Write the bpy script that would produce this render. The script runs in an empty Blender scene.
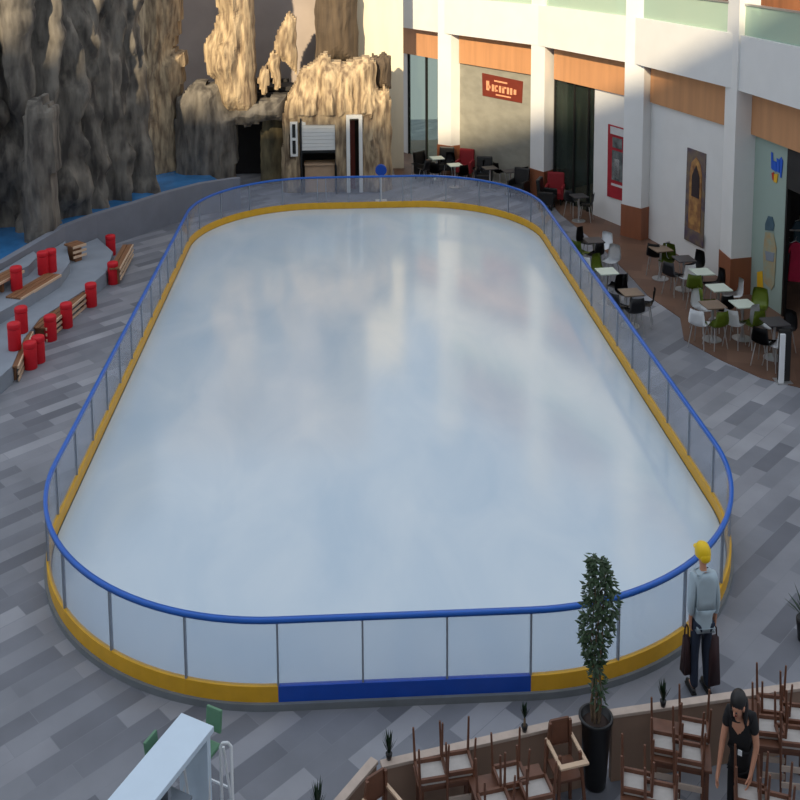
import bpy, bmesh, math, random
from mathutils import Vector, Matrix, noise
from math import sin, cos, pi, radians as rad
random.seed(7)
SC = bpy.context.scene; COL = SC.collection
H = 8.4; K = H/9.0
# ---------------------------------------------------------------- camera
F_PX, PITCH, YAW, ROLL, CX, CY = 982.2, .1164, .0453, -.0074, 386.3, 35.8
_cs, _sn, _cp, _sp, _cr, _sr = cos(YAW), sin(YAW), cos(PITCH), sin(PITCH), cos(ROLL), sin(ROLL)
FWD = Vector((_sn*_cp, _cs*_cp, -_sp)); RGT0 = Vector((_cs, -_sn, 0)); UP0 = Vector((_sn*_sp, _cs*_sp, _cp))
RGT = RGT0*_cr + UP0*_sr; UPV = -RGT0*_sr + UP0*_cr
def ray(x, y): return FWD + RGT*((x-CX)/F_PX) - UPV*((y-CY)/F_PX)
def up(x, y, z=0.0):
    r = ray(x, y); t = (z-H)/r.z
    return Vector((r.x*t, r.y*t, z))
def atY(x, y, Y):
    r = ray(x, y); t = Y/r.y
    return Vector((r.x*t, Y, H+r.z*t))
cam = bpy.data.cameras.new('camera'); co = bpy.data.objects.new('camera', cam); COL.objects.link(co)
co.matrix_world = Matrix(((RGT.x, UPV.x, -FWD.x, 0), (RGT.y, UPV.y, -FWD.y, 0), (RGT.z, UPV.z, -FWD.z, H), (0, 0, 0, 1)))
cam.sensor_width = 36; cam.lens = F_PX/800*36
cam.shift_x = (400-CX)/800; cam.shift_y = (CY-400)/800; cam.clip_end = 300
SC.camera = co
# ---------------------------------------------------------------- materials
def lin(c):
    return tuple(((v/255)/12.92 if v/255 <= .04045 else ((v/255+.055)/1.055)**2.4) for v in c)+(1,)
def mat(name, c, rough=.6, metal=0, var=0.0, scale=6, stretch=(1,1,1), bump=0, c2=None, spec=.5):
    m = bpy.data.materials.new(name); m.use_nodes = True; nt = m.node_tree; b = nt.nodes['Principled BSDF']
    b.inputs['Base Color'].default_value = lin(c); b.inputs['Roughness'].default_value = rough
    b.inputs['Metallic'].default_value = metal; b.inputs['Specular IOR Level'].default_value = spec
    tc = nt.nodes.new('ShaderNodeTexCoord'); mp = nt.nodes.new('ShaderNodeMapping'); mp.inputs['Scale'].default_value = stretch
    nz = nt.nodes.new('ShaderNodeTexNoise'); nz.inputs['Scale'].default_value = scale; nz.inputs['Detail'].default_value = 5
    nt.links.new(tc.outputs['Object'], mp.inputs[0]); nt.links.new(mp.outputs[0], nz.inputs['Vector'])
    rp = nt.nodes.new('ShaderNodeValToRGB')
    a = lin(c); d = lin(c2) if c2 else tuple(v*(1-var) for v in a[:3])+(1,)
    rp.color_ramp.elements[0].position = .35; rp.color_ramp.elements[1].position = .65
    rp.color_ramp.elements[0].color = d; rp.color_ramp.elements[1].color = a
    nt.links.new(nz.outputs['Fac'], rp.inputs[0])
    nt.links.new(rp.outputs[0], b.inputs['Base Color'])
    if bump:
        bp = nt.nodes.new('ShaderNodeBump'); bp.inputs['Strength'].default_value = bump; bp.inputs['Distance'].default_value = .05
        nt.links.new(nz.outputs['Fac'], bp.inputs['Height']); nt.links.new(bp.outputs[0], b.inputs['Normal'])
    return m
def glass(name, tint, haze, hazecol, gloss=.06, rough=.08):
    m = bpy.data.materials.new(name); m.use_nodes = True; nt = m.node_tree; nt.nodes.clear()
    o = nt.nodes.new('ShaderNodeOutputMaterial'); t = nt.nodes.new('ShaderNodeBsdfTransparent'); t.inputs[0].default_value = lin(tint)
    g = nt.nodes.new('ShaderNodeBsdfGlossy'); g.inputs['Roughness'].default_value = rough
    d = nt.nodes.new('ShaderNodeBsdfDiffuse'); d.inputs[0].default_value = lin(hazecol)
    lw = nt.nodes.new('ShaderNodeLayerWeight'); pw = nt.nodes.new('ShaderNodeMath'); pw.operation = 'POWER'; pw.inputs[1].default_value = 4
    fr = nt.nodes.new('ShaderNodeMath'); fr.operation = 'MULTIPLY_ADD'; fr.inputs[1].default_value = .35; fr.inputs[2].default_value = .02
    nt.links.new(lw.outputs['Facing'], pw.inputs[0]); nt.links.new(pw.outputs[0], fr.inputs[0])
    m1 = nt.nodes.new('ShaderNodeMixShader'); m1.inputs[0].default_value = haze
    nt.links.new(t.outputs[0], m1.inputs[1]); nt.links.new(d.outputs[0], m1.inputs[2])
    m2 = nt.nodes.new('ShaderNodeMixShader'); nt.links.new(fr.outputs[0], m2.inputs[0])
    nt.links.new(m1.outputs[0], m2.inputs[1]); nt.links.new(g.outputs[0], m2.inputs[2])
    nt.links.new(m2.outputs[0], o.inputs[0]); return m
def plank_mat(name, cols, bw, bh, rotz, rough=.5, mortar=.004, mcol=(95,100,108)):
    m = bpy.data.materials.new(name); m.use_nodes = True; nt = m.node_tree; b = nt.nodes['Principled BSDF']
    N = nt.nodes.new; L = nt.links.new
    tc = N('ShaderNodeTexCoord'); mp = N('ShaderNodeMapping'); mp.inputs['Rotation'].default_value = (0, 0, rotz)
    L(tc.outputs['Object'], mp.inputs[0])
    br = N('ShaderNodeTexBrick'); br.offset = .37; br.squash = 1
    br.inputs['Color1'].default_value = (0,0,0,1); br.inputs['Color2'].default_value = (1,1,1,1); br.inputs['Mortar'].default_value = (.45,.45,.45,1)
    br.inputs['Scale'].default_value = 1; br.inputs['Mortar Size'].default_value = mortar; br.inputs['Mortar Smooth'].default_value = .3
    br.inputs['Brick Width'].default_value = bw; br.inputs['Row Height'].default_value = bh
    L(mp.outputs[0], br.inputs['Vector'])
    rp = N('ShaderNodeValToRGB'); cr = rp.color_ramp; cr.interpolation = 'LINEAR'
    cr.elements[0].color = lin(cols[0]); cr.elements[1].color = lin(cols[-1])
    for i, c in enumerate(cols[1:-1]):
        e = cr.elements.new((i+1)/(len(cols)-1)); e.color = lin(c)
    L(br.outputs['Color'], rp.inputs[0])
    nz = N('ShaderNodeTexNoise'); nz.inputs['Scale'].default_value = 1.3; nz.inputs['Detail'].default_value = 6; L(tc.outputs['Object'], nz.inputs['Vector'])
    mr = N('ShaderNodeMapRange'); mr.inputs['From Min'].default_value = .3; mr.inputs['From Max'].default_value = .7
    mr.inputs['To Min'].default_value = .86; mr.inputs['To Max'].default_value = 1.1; L(nz.outputs['Fac'], mr.inputs[0])
    mx = N('ShaderNodeVectorMath'); mx.operation = 'SCALE'; L(rp.outputs[0], mx.inputs[0]); L(mr.outputs[0], mx.inputs['Scale'])
    L(mx.outputs[0], b.inputs['Base Color']); b.inputs['Roughness'].default_value = rough; b.inputs['Specular IOR Level'].default_value = .3
    return m
M = {}
M['floor'] = plank_mat('floor_planks', [(104,106,113),(120,122,129),(130,132,138),(139,140,146),(156,157,162)], 1.0, .24, rad(-42), .5)
M['terra'] = plank_mat('terracotta_tiles', [(102,76,62),(112,84,68),(118,90,74)], .5, .5, rad(20), .45)
M['blue'] = mat('blue_plastic', (22,96,190), .35, var=.08)
M['bluek'] = mat('blue_kickboard', (12,74,178), .4, var=.08)
M['yellow'] = mat('yellow_kickboard', (222,168,34), .45, var=.1)
M['post'] = mat('aluminium_post', (150,158,168), .4, .5, var=.05)
M['plinth'] = mat('grey_plinth', (118,124,128), .7, var=.12)
M['panel'] = glass('clear_panel', (244,247,250), .15, (186,188,204))
M['red'] = mat('red_fabric', (205,10,32), .65, var=.12)
M['redk'] = mat('dark_red_upholstery', (140,20,30), .7, var=.15)
M['wood'] = mat('bench_wood', (140,98,66), .55, var=.25, scale=8, stretch=(.3,3,3))
M['woodp'] = mat('pale_wood', (215,185,155), .55, var=.12, scale=8, stretch=(.3,3,3))
M['chairw'] = mat('chair_wood', (112,72,52), .5, var=.25, scale=9)
M['cushion'] = mat('pale_seat_fabric', (186,180,174), .8, var=.12, scale=14)
M['part'] = mat('partition_board', (146,120,102), .65, var=.15, scale=3, stretch=(1,1,.3))
M['ledge'] = mat('pale_ledge', (190,172,158), .6, var=.12, scale=12)
M['white'] = mat('white_laminate', (205,222,236), .35, var=.03)
M['wall'] = mat('white_plaster', (222,222,220), .8, var=.04, scale=2)
M['cream'] = mat('cream_plaster', (232,222,196), .8, var=.1, scale=1.5, stretch=(2,2,.3))
M['greyw'] = mat('grey_shutter', (150,148,136), .7, var=.18, scale=2, stretch=(1,1,2))
M['orange'] = mat('orange_wood_panel', (200,146,102), .5, var=.14, scale=2.5, stretch=(2,2,.2))
M['brownw'] = mat('column_cladding', (142,86,58), .5, var=.15, scale=3, stretch=(2,2,.3))
M['conc'] = mat('concrete', (138,146,156), .8, var=.12, scale=2.5)
M['concw'] = mat('concrete_wall', (122,126,136), .8, var=.1, scale=2)
M['water'] = mat('blue_channel', (62,128,186), .25, var=.3, scale=2)
M['rock'] = mat('tan_rock', (196,174,140), .9, scale=3.6, stretch=(1.9,1.9,.4), bump=1.0, c2=(118,100,80))  # darker second colour paints crease shade into the rock, in step with the bump
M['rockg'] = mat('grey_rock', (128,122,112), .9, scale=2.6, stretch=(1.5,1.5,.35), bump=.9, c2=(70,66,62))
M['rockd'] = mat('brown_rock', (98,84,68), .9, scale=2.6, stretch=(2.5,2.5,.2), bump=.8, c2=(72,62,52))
M['back'] = mat('mauve_grey_render', (172,160,152), .9, var=.12, scale=1.2)
M['olive'] = mat('olive_rock', (140,128,96), .9, scale=3, stretch=(1.5,1.5,.4), bump=.7, c2=(88,82,64))
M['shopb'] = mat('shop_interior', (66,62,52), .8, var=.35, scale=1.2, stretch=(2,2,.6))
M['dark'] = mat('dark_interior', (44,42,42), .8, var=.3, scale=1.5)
M['black'] = mat('black_plastic', (22,22,26), .4, var=.1)
M['whitep'] = mat('white_plastic', (225,228,230), .4, var=.03)
M['green'] = mat('green_plastic', (104,122,30), .45, var=.08)
M['greens'] = mat('pale_green_seat', (96,140,110), .5, var=.1)
M['chrome'] = mat('chrome_leg', (190,190,190), .3, .7, var=.03)
M['darkt'] = mat('dark_table_top', (70,68,70), .4, var=.1)
M['whitet'] = mat('white_table_top', (205,215,200), .4, var=.04)
M['woodt'] = mat('wooden_table_top', (130,110,92), .5, var=.15)
M['shopg'] = glass('shop_glass', (225,235,228), .04, (150,170,160))
M['paleg'] = glass('frosted_glass', (200,215,208), .8, (172,190,180))
M['balg'] = glass('balustrade_glass', (200,225,210), .6, (200,222,206))
M['frame'] = mat('white_frame', (225,225,220), .4, var=.03)
M['blackf'] = mat('black_frame', (25,25,25), .4, var=.05)
M['skin'] = mat('skin', (196,140,112), .6, var=.06)
M['shirt'] = mat('pale_grey_shirt', (172,190,200), .8, var=.1)
M['jean'] = mat('dark_blue_trousers', (34,46,66), .85, var=.2)
M['bag'] = mat('dark_maroon_bag', (52,26,30), .7, var=.2)
M['cap'] = mat('yellow_cap', (235,196,8), .45, var=.05)
M['hair'] = mat('black_hair', (16,13,14), .5, var=.3, scale=20, stretch=(3,3,.4))
M['blackc'] = mat('black_cloth', (15,14,18), .85, var=.2)
M['leaf'] = mat('leaf_green', (58,84,52), .5, var=.5, scale=30)
M['leafd'] = mat('dark_leaf', (34,58,36), .5, var=.4, scale=30)
M['bark'] = mat('bark', (120,100,78), .9, var=.3, scale=20)
M['soil'] = mat('soil', (62,48,42), .95, var=.3, scale=20)
M['pot'] = mat('black_pot', (14,15,18), .35, var=.1)
M['signr'] = mat('red_brown_sign', (116,44,28), .6, var=.15)
M['signt'] = mat('sign_lettering', (226,160,120), .6, var=.05)
M['posr'] = mat('red_poster', (168,34,48), .6, var=.2, scale=3)
M['posg'] = mat('poster_grey', (120,128,128), .6, c2=(60,64,66), scale=4)
M['posw'] = mat('poster_white', (205,205,205), .6, var=.1)
M['posp'] = mat('poster_mauve', (84,72,88), .6, scale=4, c2=(120,104,84))
M['posa'] = mat('poster_gold', (186,140,82), .6, scale=5, c2=(130,88,58))
M['posd'] = mat('poster_dark', (50,38,42), .6, var=.2)
M['logob'] = mat('blue_lettering', (28,90,200), .5, var=.05)
M['logoy'] = mat('yellow_mark', (230,180,40), .5, var=.05)
M['logor'] = mat('red_mark', (190,50,30), .5, var=.05)
M['decal'] = mat('beige_decal', (176,150,108), .6, scale=5, c2=(150,160,140))
M['pink'] = mat('magenta_cloth', (190,24,70), .7, var=.15)
M['clothb'] = mat('blue_grey_cloth', (70,96,110), .7, var=.2)
M['uwall'] = mat('brown_shop_front', (150,96,60), .7, var=.4, scale=1.2, stretch=(3,3,.3))
M['beige'] = mat('beige_counter', (190,160,130), .7, var=.1)
# ice
def ice_mat():
    m = bpy.data.materials.new('ice'); m.use_nodes = True; nt = m.node_tree; b = nt.nodes['Principled BSDF']; N = nt.nodes.new; L = nt.links.new
    tc = N('ShaderNodeTexCoord')
    n1 = N('ShaderNodeTexNoise'); n1.inputs['Scale'].default_value = .55; n1.inputs['Detail'].default_value = 7; n1.inputs['Distortion'].default_value = .6
    mp = N('ShaderNodeMapping'); mp.inputs['Scale'].default_value = (1.6, .8, 1); L(tc.outputs['Object'], mp.inputs[0]); L(mp.outputs[0], n1.inputs['Vector'])
    rp = N('ShaderNodeValToRGB'); rp.color_ramp.elements[0].position = .3; rp.color_ramp.elements[1].position = .72
    rp.color_ramp.elements[0].color = lin((182,200,213)); rp.color_ramp.elements[1].color = lin((204,215,221))
    L(n1.outputs['Fac'], rp.inputs[0]); L(rp.outputs[0], b.inputs['Base Color'])
    n2 = N('ShaderNodeTexNoise'); n2.inputs['Scale'].default_value = 3; n2.inputs['Detail'].default_value = 4; L(tc.outputs['Object'], n2.inputs['Vector'])
    mr = N('ShaderNodeMapRange'); mr.inputs['To Min'].default_value = .11; mr.inputs['To Max'].default_value = .16; L(n2.outputs['Fac'], mr.inputs[0]); L(mr.outputs[0], b.inputs['Roughness'])
    b.inputs['Specular IOR Level'].default_value = .8
    return m
M['ice'] = ice_mat()
# ---------------------------------------------------------------- mesh helpers
class MB:
    def __init__(s): s.bm = bmesh.new(); s.mi = 0
    def _add(s, vs, fs):
        v = [s.bm.verts.new(p) for p in vs]
        for f in fs:
            try:
                q = s.bm.faces.new([v[i] for i in f]); q.material_index = s.mi
            except ValueError: pass
        return v
    def box(s, c, d, rz=0, rx=0, ry=0, bev=0):
        R = Matrix.Rotation(rz, 3, 'Z') @ Matrix.Rotation(ry, 3, 'Y') @ Matrix.Rotation(rx, 3, 'X')
        pts = [Vector(c) + R @ Vector((x*d[0]/2, y*d[1]/2, z*d[2]/2)) for x in (-1,1) for y in (-1,1) for z in (-1,1)]
        v = s._add(pts, [(0,1,3,2),(4,6,7,5),(0,4,5,1),(2,3,7,6),(0,2,6,4),(1,5,7,3)])
        if bev:
            e = set(); [e.update(x.link_edges) for x in v]
            bmesh.ops.bevel(s.bm, geom=list(e), offset=bev, segments=2, affect='EDGES', profile=.6)
        return s
    def beam(s, a, b, w, h, bev=0):
        a = Vector(a); b = Vector(b); d = (b-a); L = d.length; d.normalize()
        u = Vector((0,0,1)) if abs(d.z) < .95 else Vector((0,1,0))
        x = d.cross(u).normalized(); z = x.cross(d)
        pts = [(a+d*L*k) + x*i*w/2 + z*j*h/2 for k in (0,1) for i in (-1,1) for j in (-1,1)]
        s._add(pts, [(0,1,3,2),(4,6,7,5),(0,4,5,1),(2,3,7,6),(0,2,6,4),(1,5,7,3)]); return s
    def cyl(s, a, b, r0, r1=None, n=12, cap=True):
        if r1 is None: r1 = r0
        a = Vector(a); b = Vector(b); d = (b-a).normalized()
        u = Vector((0,0,1)) if abs(d.z) < .95 else Vector((1,0,0))
        x = d.cross(u).normalized(); y = d.cross(x)
        P = [p + (x*cos(2*pi*i/n) + y*sin(2*pi*i/n))*r for p, r in ((a, r0), (b, r1)) for i in range(n)]
        fs = [(i, (i+1) % n, n+(i+1) % n, n+i) for i in range(n)]
        if cap: fs += [tuple(range(n))[::-1], tuple(range(n, 2*n))]
        s._add(P, fs); return s
    def tube(s, pts, r, n=8):
        for a, b in zip(pts[:-1], pts[1:]): s.cyl(a, b, r, r, n)
        return s
    def lathe(s, prof, c=(0,0,0), n=24):
        P = []; m = len(prof)
        for i in range(n):
            t = 2*pi*i/n
            for r, z in prof: P.append((c[0]+r*cos(t), c[1]+r*sin(t), c[2]+z))
        fs = []
        for i in range(n):
            j = (i+1) % n
            for k in range(m-1): fs.append((i*m+k, j*m+k, j*m+k+1, i*m+k+1))
        s._add(P, fs)
        return s
    def prism(s, pts, z0, z1):
        n = len(pts); P = [(p[0], p[1], z0) for p in pts] + [(p[0], p[1], z1) for p in pts]
        s._add(P, [tuple(range(n))[::-1], tuple(range(n, 2*n))] + [(i, (i+1) % n, n+(i+1) % n, n+i) for i in range(n)]); return s
    def ell(s, c, r, n=12, m=8, rot=None):
        P = []; R = rot or Matrix.Identity(3)
        for j in range(m+1):
            ph = pi*j/m
            for i in range(n):
                t = 2*pi*i/n; P.append(Vector(c) + R @ Vector((r[0]*sin(ph)*cos(t), r[1]*sin(ph)*sin(t), -r[2]*cos(ph))))
        s._add(P, [(j*n+i, j*n+(i+1) % n, (j+1)*n+(i+1) % n, (j+1)*n+i) for j in range(m) for i in range(n)])
        bmesh.ops.remove_doubles(s.bm, verts=s.bm.verts, dist=1e-5); return s
    def strip(s, path, w, z0, z1, closed=False):
        # solid ribbon following a 2D path, w wide about it
        n = len(path); L = []; Rr = []
        for i in range(n):
            a = path[(i-1) % n] if (closed or i > 0) else path[i]; b = path[(i+1) % n] if (closed or i < n-1) else path[i]
            d = Vector((b[0]-a[0], b[1]-a[1])).normalized(); q = Vector((-d.y, d.x))
            L.append((path[i][0]+q.x*w/2, path[i][1]+q.y*w/2)); Rr.append((path[i][0]-q.x*w/2, path[i][1]-q.y*w/2))
        P = []
        for l, r in zip(L, Rr): P += [(l[0], l[1], z0), (r[0], r[1], z0), (r[0], r[1], z1), (l[0], l[1], z1)]
        fs = []
        for i in range(n if closed else n-1):
            j = (i+1) % n
            for k in range(4): fs.append((i*4+k, i*4+(k+1) % 4, j*4+(k+1) % 4, j*4+k))
        if not closed: fs += [(0,1,2,3), ((n-1)*4+3, (n-1)*4+2, (n-1)*4+1, (n-1)*4)]
        s._add(P, fs); return s
    def build(s, name, m, parent=None, smooth=False):
        bmesh.ops.recalc_face_normals(s.bm, faces=s.bm.faces)
        me = bpy.data.meshes.new(name); s.bm.to_mesh(me); s.bm.free()
        for x in (m if isinstance(m, (list, tuple)) else [m]): me.materials.append(M[x])
        if smooth:
            for p in me.polygons: p.use_smooth = True
        o = bpy.data.objects.new(name, me); COL.objects.link(o)
        if parent: o.parent = parent
        return o
def tag(o, label=None, cat=None, group=None, kind=None):
    if label: o['label'] = label
    if cat: o['category'] = cat
    if group: o['group'] = group
    if kind: o['kind'] = kind
    return o
def empty(name, loc, rz=0, label=None, cat=None, group=None):
    o = bpy.data.objects.new(name, None); COL.objects.link(o); o.location = loc; o.rotation_euler = (0, 0, rz)
    o.empty_display_size = .2
    return tag(o, label, cat, group)
def struct(o): o['kind'] = 'structure'; return o
def dup(root, loc, rz, label, group=None):
    r = root.copy(); COL.objects.link(r); r.location = loc; r.rotation_euler = (0, 0, rz); r['label'] = label
    if group: r['group'] = group
    for ch in root.children:
        c = ch.copy(); COL.objects.link(c); c.parent = r
        for g in ch.children:
            d = g.copy(); COL.objects.link(d); d.parent = c
    return r
# ---------------------------------------------------------------- light
w = bpy.data.worlds.new('World'); SC.world = w; w.use_nodes = True
nt = w.node_tree; bg = nt.nodes['Background']
tcw = nt.nodes.new('ShaderNodeTexCoord'); sx = nt.nodes.new('ShaderNodeSeparateXYZ'); rw = nt.nodes.new('ShaderNodeValToRGB')
nt.links.new(tcw.outputs['Generated'], sx.inputs[0]); nt.links.new(sx.outputs['Z'], rw.inputs[0])
rw.color_ramp.elements[0].color = (.50,.52,.55,1); rw.color_ramp.elements[1].color = (.80,.88,1.0,1); rw.color_ramp.elements[1].position = .6
nt.links.new(rw.outputs[0], bg.inputs[0]); bg.inputs[1].default_value = .98
az = rad(20); slope = .467*cos(az)+.0687*sin(az); el = math.atan(slope)
sd = Vector((sin(az)*cos(el), cos(az)*cos(el), -sin(el)))
sun = bpy.data.lights.new('sun', 'SUN'); sun.energy = 6.2; sun.color = (1.0,.81,.54); sun.angle = rad(1.6)
so = bpy.data.objects.new('sun', sun); COL.objects.link(so); so.rotation_euler = sd.to_track_quat('-Z', 'Y').to_euler(); so.location = (0,-10,25)
SC.view_settings.view_transform = 'Standard'; SC.view_settings.look = 'None'; SC.view_settings.gamma = 1; SC.view_settings.exposure = 0
SC.view_settings.use_curve_mapping = False
# ---------------------------------------------------------------- setting: floor, wall behind the camera
b = MB(); b.box((0, 16, -.1), (44, 50, .2)); struct(b.build('floor', 'floor'))
bd = [(530,178),(545,196),(560,214),(600,246),(628,274),(648,296),(680,318),(684,340),(720,360),(760,378),(800,388)]
pts = [up(*p) for p in bd]
c = pts[-1]; pts = pts + [c+Vector((1.6,-.9,0)), c+Vector((4,-1.2,0)), c+Vector((6,5,0)), Vector((11,30,0)), Vector((8,37,0)), Vector((1.6,37,0)), up(395,176), up(470,178)]
b = MB(); b.prism([(p.x, p.y) for p in pts], .0, .012); struct(b.build('floor', 'terra'))
# building edge behind the viewpoint whose roof line shades the lower part of the hall
zt = (1.26 - .462*(-2.5/K-34.7) + .0687*3.6)*K
xa, xb = -26, 24
b = MB(); P = []
for yy in (-2.5, -3.1):
    for xx in (xa, xb): P += [(xx, yy, 0), (xx, yy, zt-.0687*xx)]
b._add(P, [(0,1,3,2),(4,6,7,5),(0,4,5,1),(2,3,7,6),(0,2,6,4),(1,5,7,3)]); struct(b.build('wall_south', 'wall'))
# ---------------------------------------------------------------- rink
RX, RY, RW, RL, RR = .635*K, 20.154*K, 9.882*K, 19.498*K, 3.479*K
def seg_points(off=0.0):
    """post stations around the rink, each with the fine path to the next one"""
    W2, L2 = RW/2, RL/2; st = []; r = RR
    def P(x, y, nx, ny): return (RX+x+nx*off, RY+y+ny*off)
    fx, fy = W2-r, L2-r
    runs = [('L', (-fx,-L2), (fx,-L2), (0,-1), 3), ('A', (fx,-fy), -90, 5), ('L', (W2,-fy), (W2,fy), (1,0), 12), ('A', (fx,fy), 0, 5),
            ('L', (fx,L2), (-fx,L2), (0,1), 3), ('A', (-fx,fy), 90, 5), ('L', (-W2,fy), (-W2,-fy), (-1,0), 12), ('A', (-fx,-fy), 180, 5)]
    for ri, q in enumerate(runs):
        for k in range(q[-1]):
            n = q[-1]; pl = []
            for j in range(7):
                t = (k+j/6)/n
                if q[0] == 'L':
                    pl.append(P(q[1][0]+(q[2][0]-q[1][0])*t, q[1][1]+(q[2][1]-q[1][1])*t, *q[3]))
                else:
                    a = rad(q[2]+90*t); pl.append(P(q[1][0]+r*cos(a), q[1][1]+r*sin(a), cos(a), sin(a)))
            st.append((ri, k, pl))
    return st
rink = empty('rink_barrier', (RX, RY, 0), 0, 'oval skating rink barrier of clear panels with blue top rail and yellow kickboard', 'rink barrier')
inv = (RX, RY)
def loc(path): return [(x-inv[0], y-inv[1]) for x, y in path]
ST = seg_points(); z0, z1, zr = .095*K, .28*K, 1.10*K
full = [p for s in ST for p in loc(s[2])[:-1]]
b = MB(); b.strip(full, .052, zr-.038, zr+.012, True); b.build('top_rail', 'blue', rink, True)
fo = [p for s in seg_points(.01) for p in loc(s[2])[:-1]]
b = MB(); b.strip(fo, .10, 0, .085*K, True); b.build('base_plinth', 'plinth', rink)
for (ri, k, pl) in ST:
    q = loc(pl); far = ri == 4
    b = MB(); b.strip(q, .05, z0-.01, z1); o = b.build('kickboard', 'bluek' if ri == 0 else 'yellow', rink)
    if ri == 0: o['label'] = 'blue kickboard'
    b = MB(); b.strip(q, .012, z1-.005, zr-.03); b.build('clear_panel', 'panel', rink)
    d = Vector((q[1][0]-q[0][0], q[1][1]-q[0][1])); a = math.atan2(d.y, d.x)
    b = MB(); b.box((q[0][0], q[0][1], (z1+zr-.03)/2), (.020, .036, zr-z1-.03), a); b.build('post', 'post', rink)
    if ri == 4 and k in (0, 2) :
        t = .27 if k == 0 else .73
        px = q[0][0]+(q[-1][0]-q[0][0])*t
        b = MB(); b.box((px, q[0][1], (z1+zr-.03)/2), (.020, .036, zr-z1-.03)); o = b.build('gate_post', 'post', rink)
b = MB(); b.prism([(x, y) for x, y in [p for s in seg_points(-.03) for p in s[2][:-1]]], .014, .085*K)
tag(b.build('ice_sheet', 'ice'), 'pale blue oval ice surface filling the rink', 'ice surface')
# ---------------------------------------------------------------- facade on the right
def V2(p): return Vector((p[0], p[1]))
ZB, ZP, ZG, ZTOP, ZC = 5.0*K, 6.3*K, 7.0*K, 9.6, .93*K
colpx = [((438,144.2),(451,146),(465,144.2)), ((530,167.8),(543.6,171.9),(556,168.4)), ((622,204),(641,208.6),(650.5,206)), ((720,249.5),(731,259),(751.5,257))]
cols_ = []
for i, (a, bb, c) in enumerate(colpx):
    B = V2(up(bb[0], bb[1], ZC)); A = V2(up(a[0], a[1], ZC)); C = V2(up(c[0], c[1], ZC))
    cols_.append([A, B, C, A+C-B])
C4 = [V2(p)*K for p in ((10.0,17.3),(10.02,16.7),(10.5,16.8),(10.5,17.4))]; cols_.append(C4)
Cm = [V2(p)*K for p in ((2.0,37.3),(2.1,37.1),(2.6,37.3),(2.5,37.5))]
def mid(c): return (c[0]+c[1])/2
nodes_ = [mid(Cm)] + [mid(c) for c in cols_]
def outn(a, b_):
    d = (b_-a).normalized(); n = Vector((-d.y, d.x))
    return n if n.x > 0 else -n
def off_seg(i, o):
    a, b_ = nodes_[i], nodes_[i+1]; n = outn(a, b_); return a+n*o, b_+n*o
REC = .42
def onwall(i, px, py, o=REC):
    a, b_ = off_seg(i, o); r = ray(px, py); d = b_-a
    # solve a + d*s = r*t
    den = d.x*(-r.y) - d.y*(-r.x); t = (d.x*(-a.y)-d.y*(-a.x))/den if False else None
    det = d.x*r.y - d.y*r.x; t = (d.x*a.y*1.0 - d.y*a.x)/det
    return Vector((r.x*t, r.y*t, H+r.z*t))
def wallbox(i, p0, p1, z0, z1, o0, o1):
    """box standing along bay i between two 2D points, from offset o0 to o1 outward"""
    a, b_ = nodes_[i], nodes_[i+1]; n = outn(a, b_)
    p0 = V2(p0); p1 = V2(p1)
    b = MB(); b.prism([p0+n*o0, p1+n*o0, p1+n*o1, p0+n*o1], z0, z1); return b
def bayx(i, px, py=200): return V2(onwall(i, px, py))
for i, c in enumerate(cols_):
    b = MB(); b.prism(c, 0, ZTOP); o = struct(b.build('wall_column', 'wall'))
    cc = sum(c, Vector((0,0)))/4
    b = MB(); b.prism([cc+(p-cc)*1.07 for p in c], .012, ZC); struct(b.build('trim_%d' % (i+1), 'brownw'))
n_w = 0
for i in range(5):
    a, b_ = nodes_[i], nodes_[i+1]; n = outn(a, b_)
    # white band between storeys, ceiling slab behind it
    b = MB(); b.prism([a, b_, b_+n*.34, a+n*.34], ZB, ZP); struct(b.build('wall_band', 'wall'))
    b = MB(); b.prism([a+n*.34, b_+n*.34, b_+n*3.6, a+n*3.6], ZB, ZB+.5); struct(b.build('ceiling', 'wall'))
    # upper storey: glass balustrade, back wall
    if i > 0:
        b = MB(); b.prism([a+n*.10, b_+n*.10, b_+n*.115, a+n*.115], ZP, ZG); b.build('balustrade_pane', 'balg'); o = bpy.context.scene.collection.objects[-1]
        r = empty('glass_balustrade', (a.x, a.y, ZP), 0); o.parent = r; o.matrix_parent_inverse = Matrix.Translation((-a.x, -a.y, -ZP))
        tag(r, ['','pale green glass balustrade on the upper floor above the red-brown sign','pale green glass balustrade on the upper floor above the tall red poster','pale green glass balustrade on the upper floor above the arch poster','pale green glass balustrade on the upper floor above the toy shop window'][i].replace('toy ', ''), 'glass balustrade', 'upper floor glass balustrades')
        b = MB(); b.prism([a+n*.07, b_+n*.07, b_+n*.145, a+n*.145], ZG, ZG+.04); b.build('handrail', 'chrome', r).matrix_parent_inverse = Matrix.Translation((-a.x, -a.y, -ZP))
    b = MB(); b.prism([a+n*3.2, b_+n*3.2, b_+n*3.6, a+n*3.6], ZB+.5, ZTOP+1); struct(b.build('wall_upper', 'uwall'))
    # lower back wall of the shops, side walls
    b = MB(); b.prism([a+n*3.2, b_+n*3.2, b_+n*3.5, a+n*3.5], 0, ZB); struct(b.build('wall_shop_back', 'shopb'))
    b = MB(); d = (b_-a).normalized(); b.prism([b_+n*1.1, b_+n*3.2, b_+n*3.2-d*.12, b_+n*1.1-d*.12], 0, ZB); struct(b.build('wall_shop_side', 'dark'))
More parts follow.
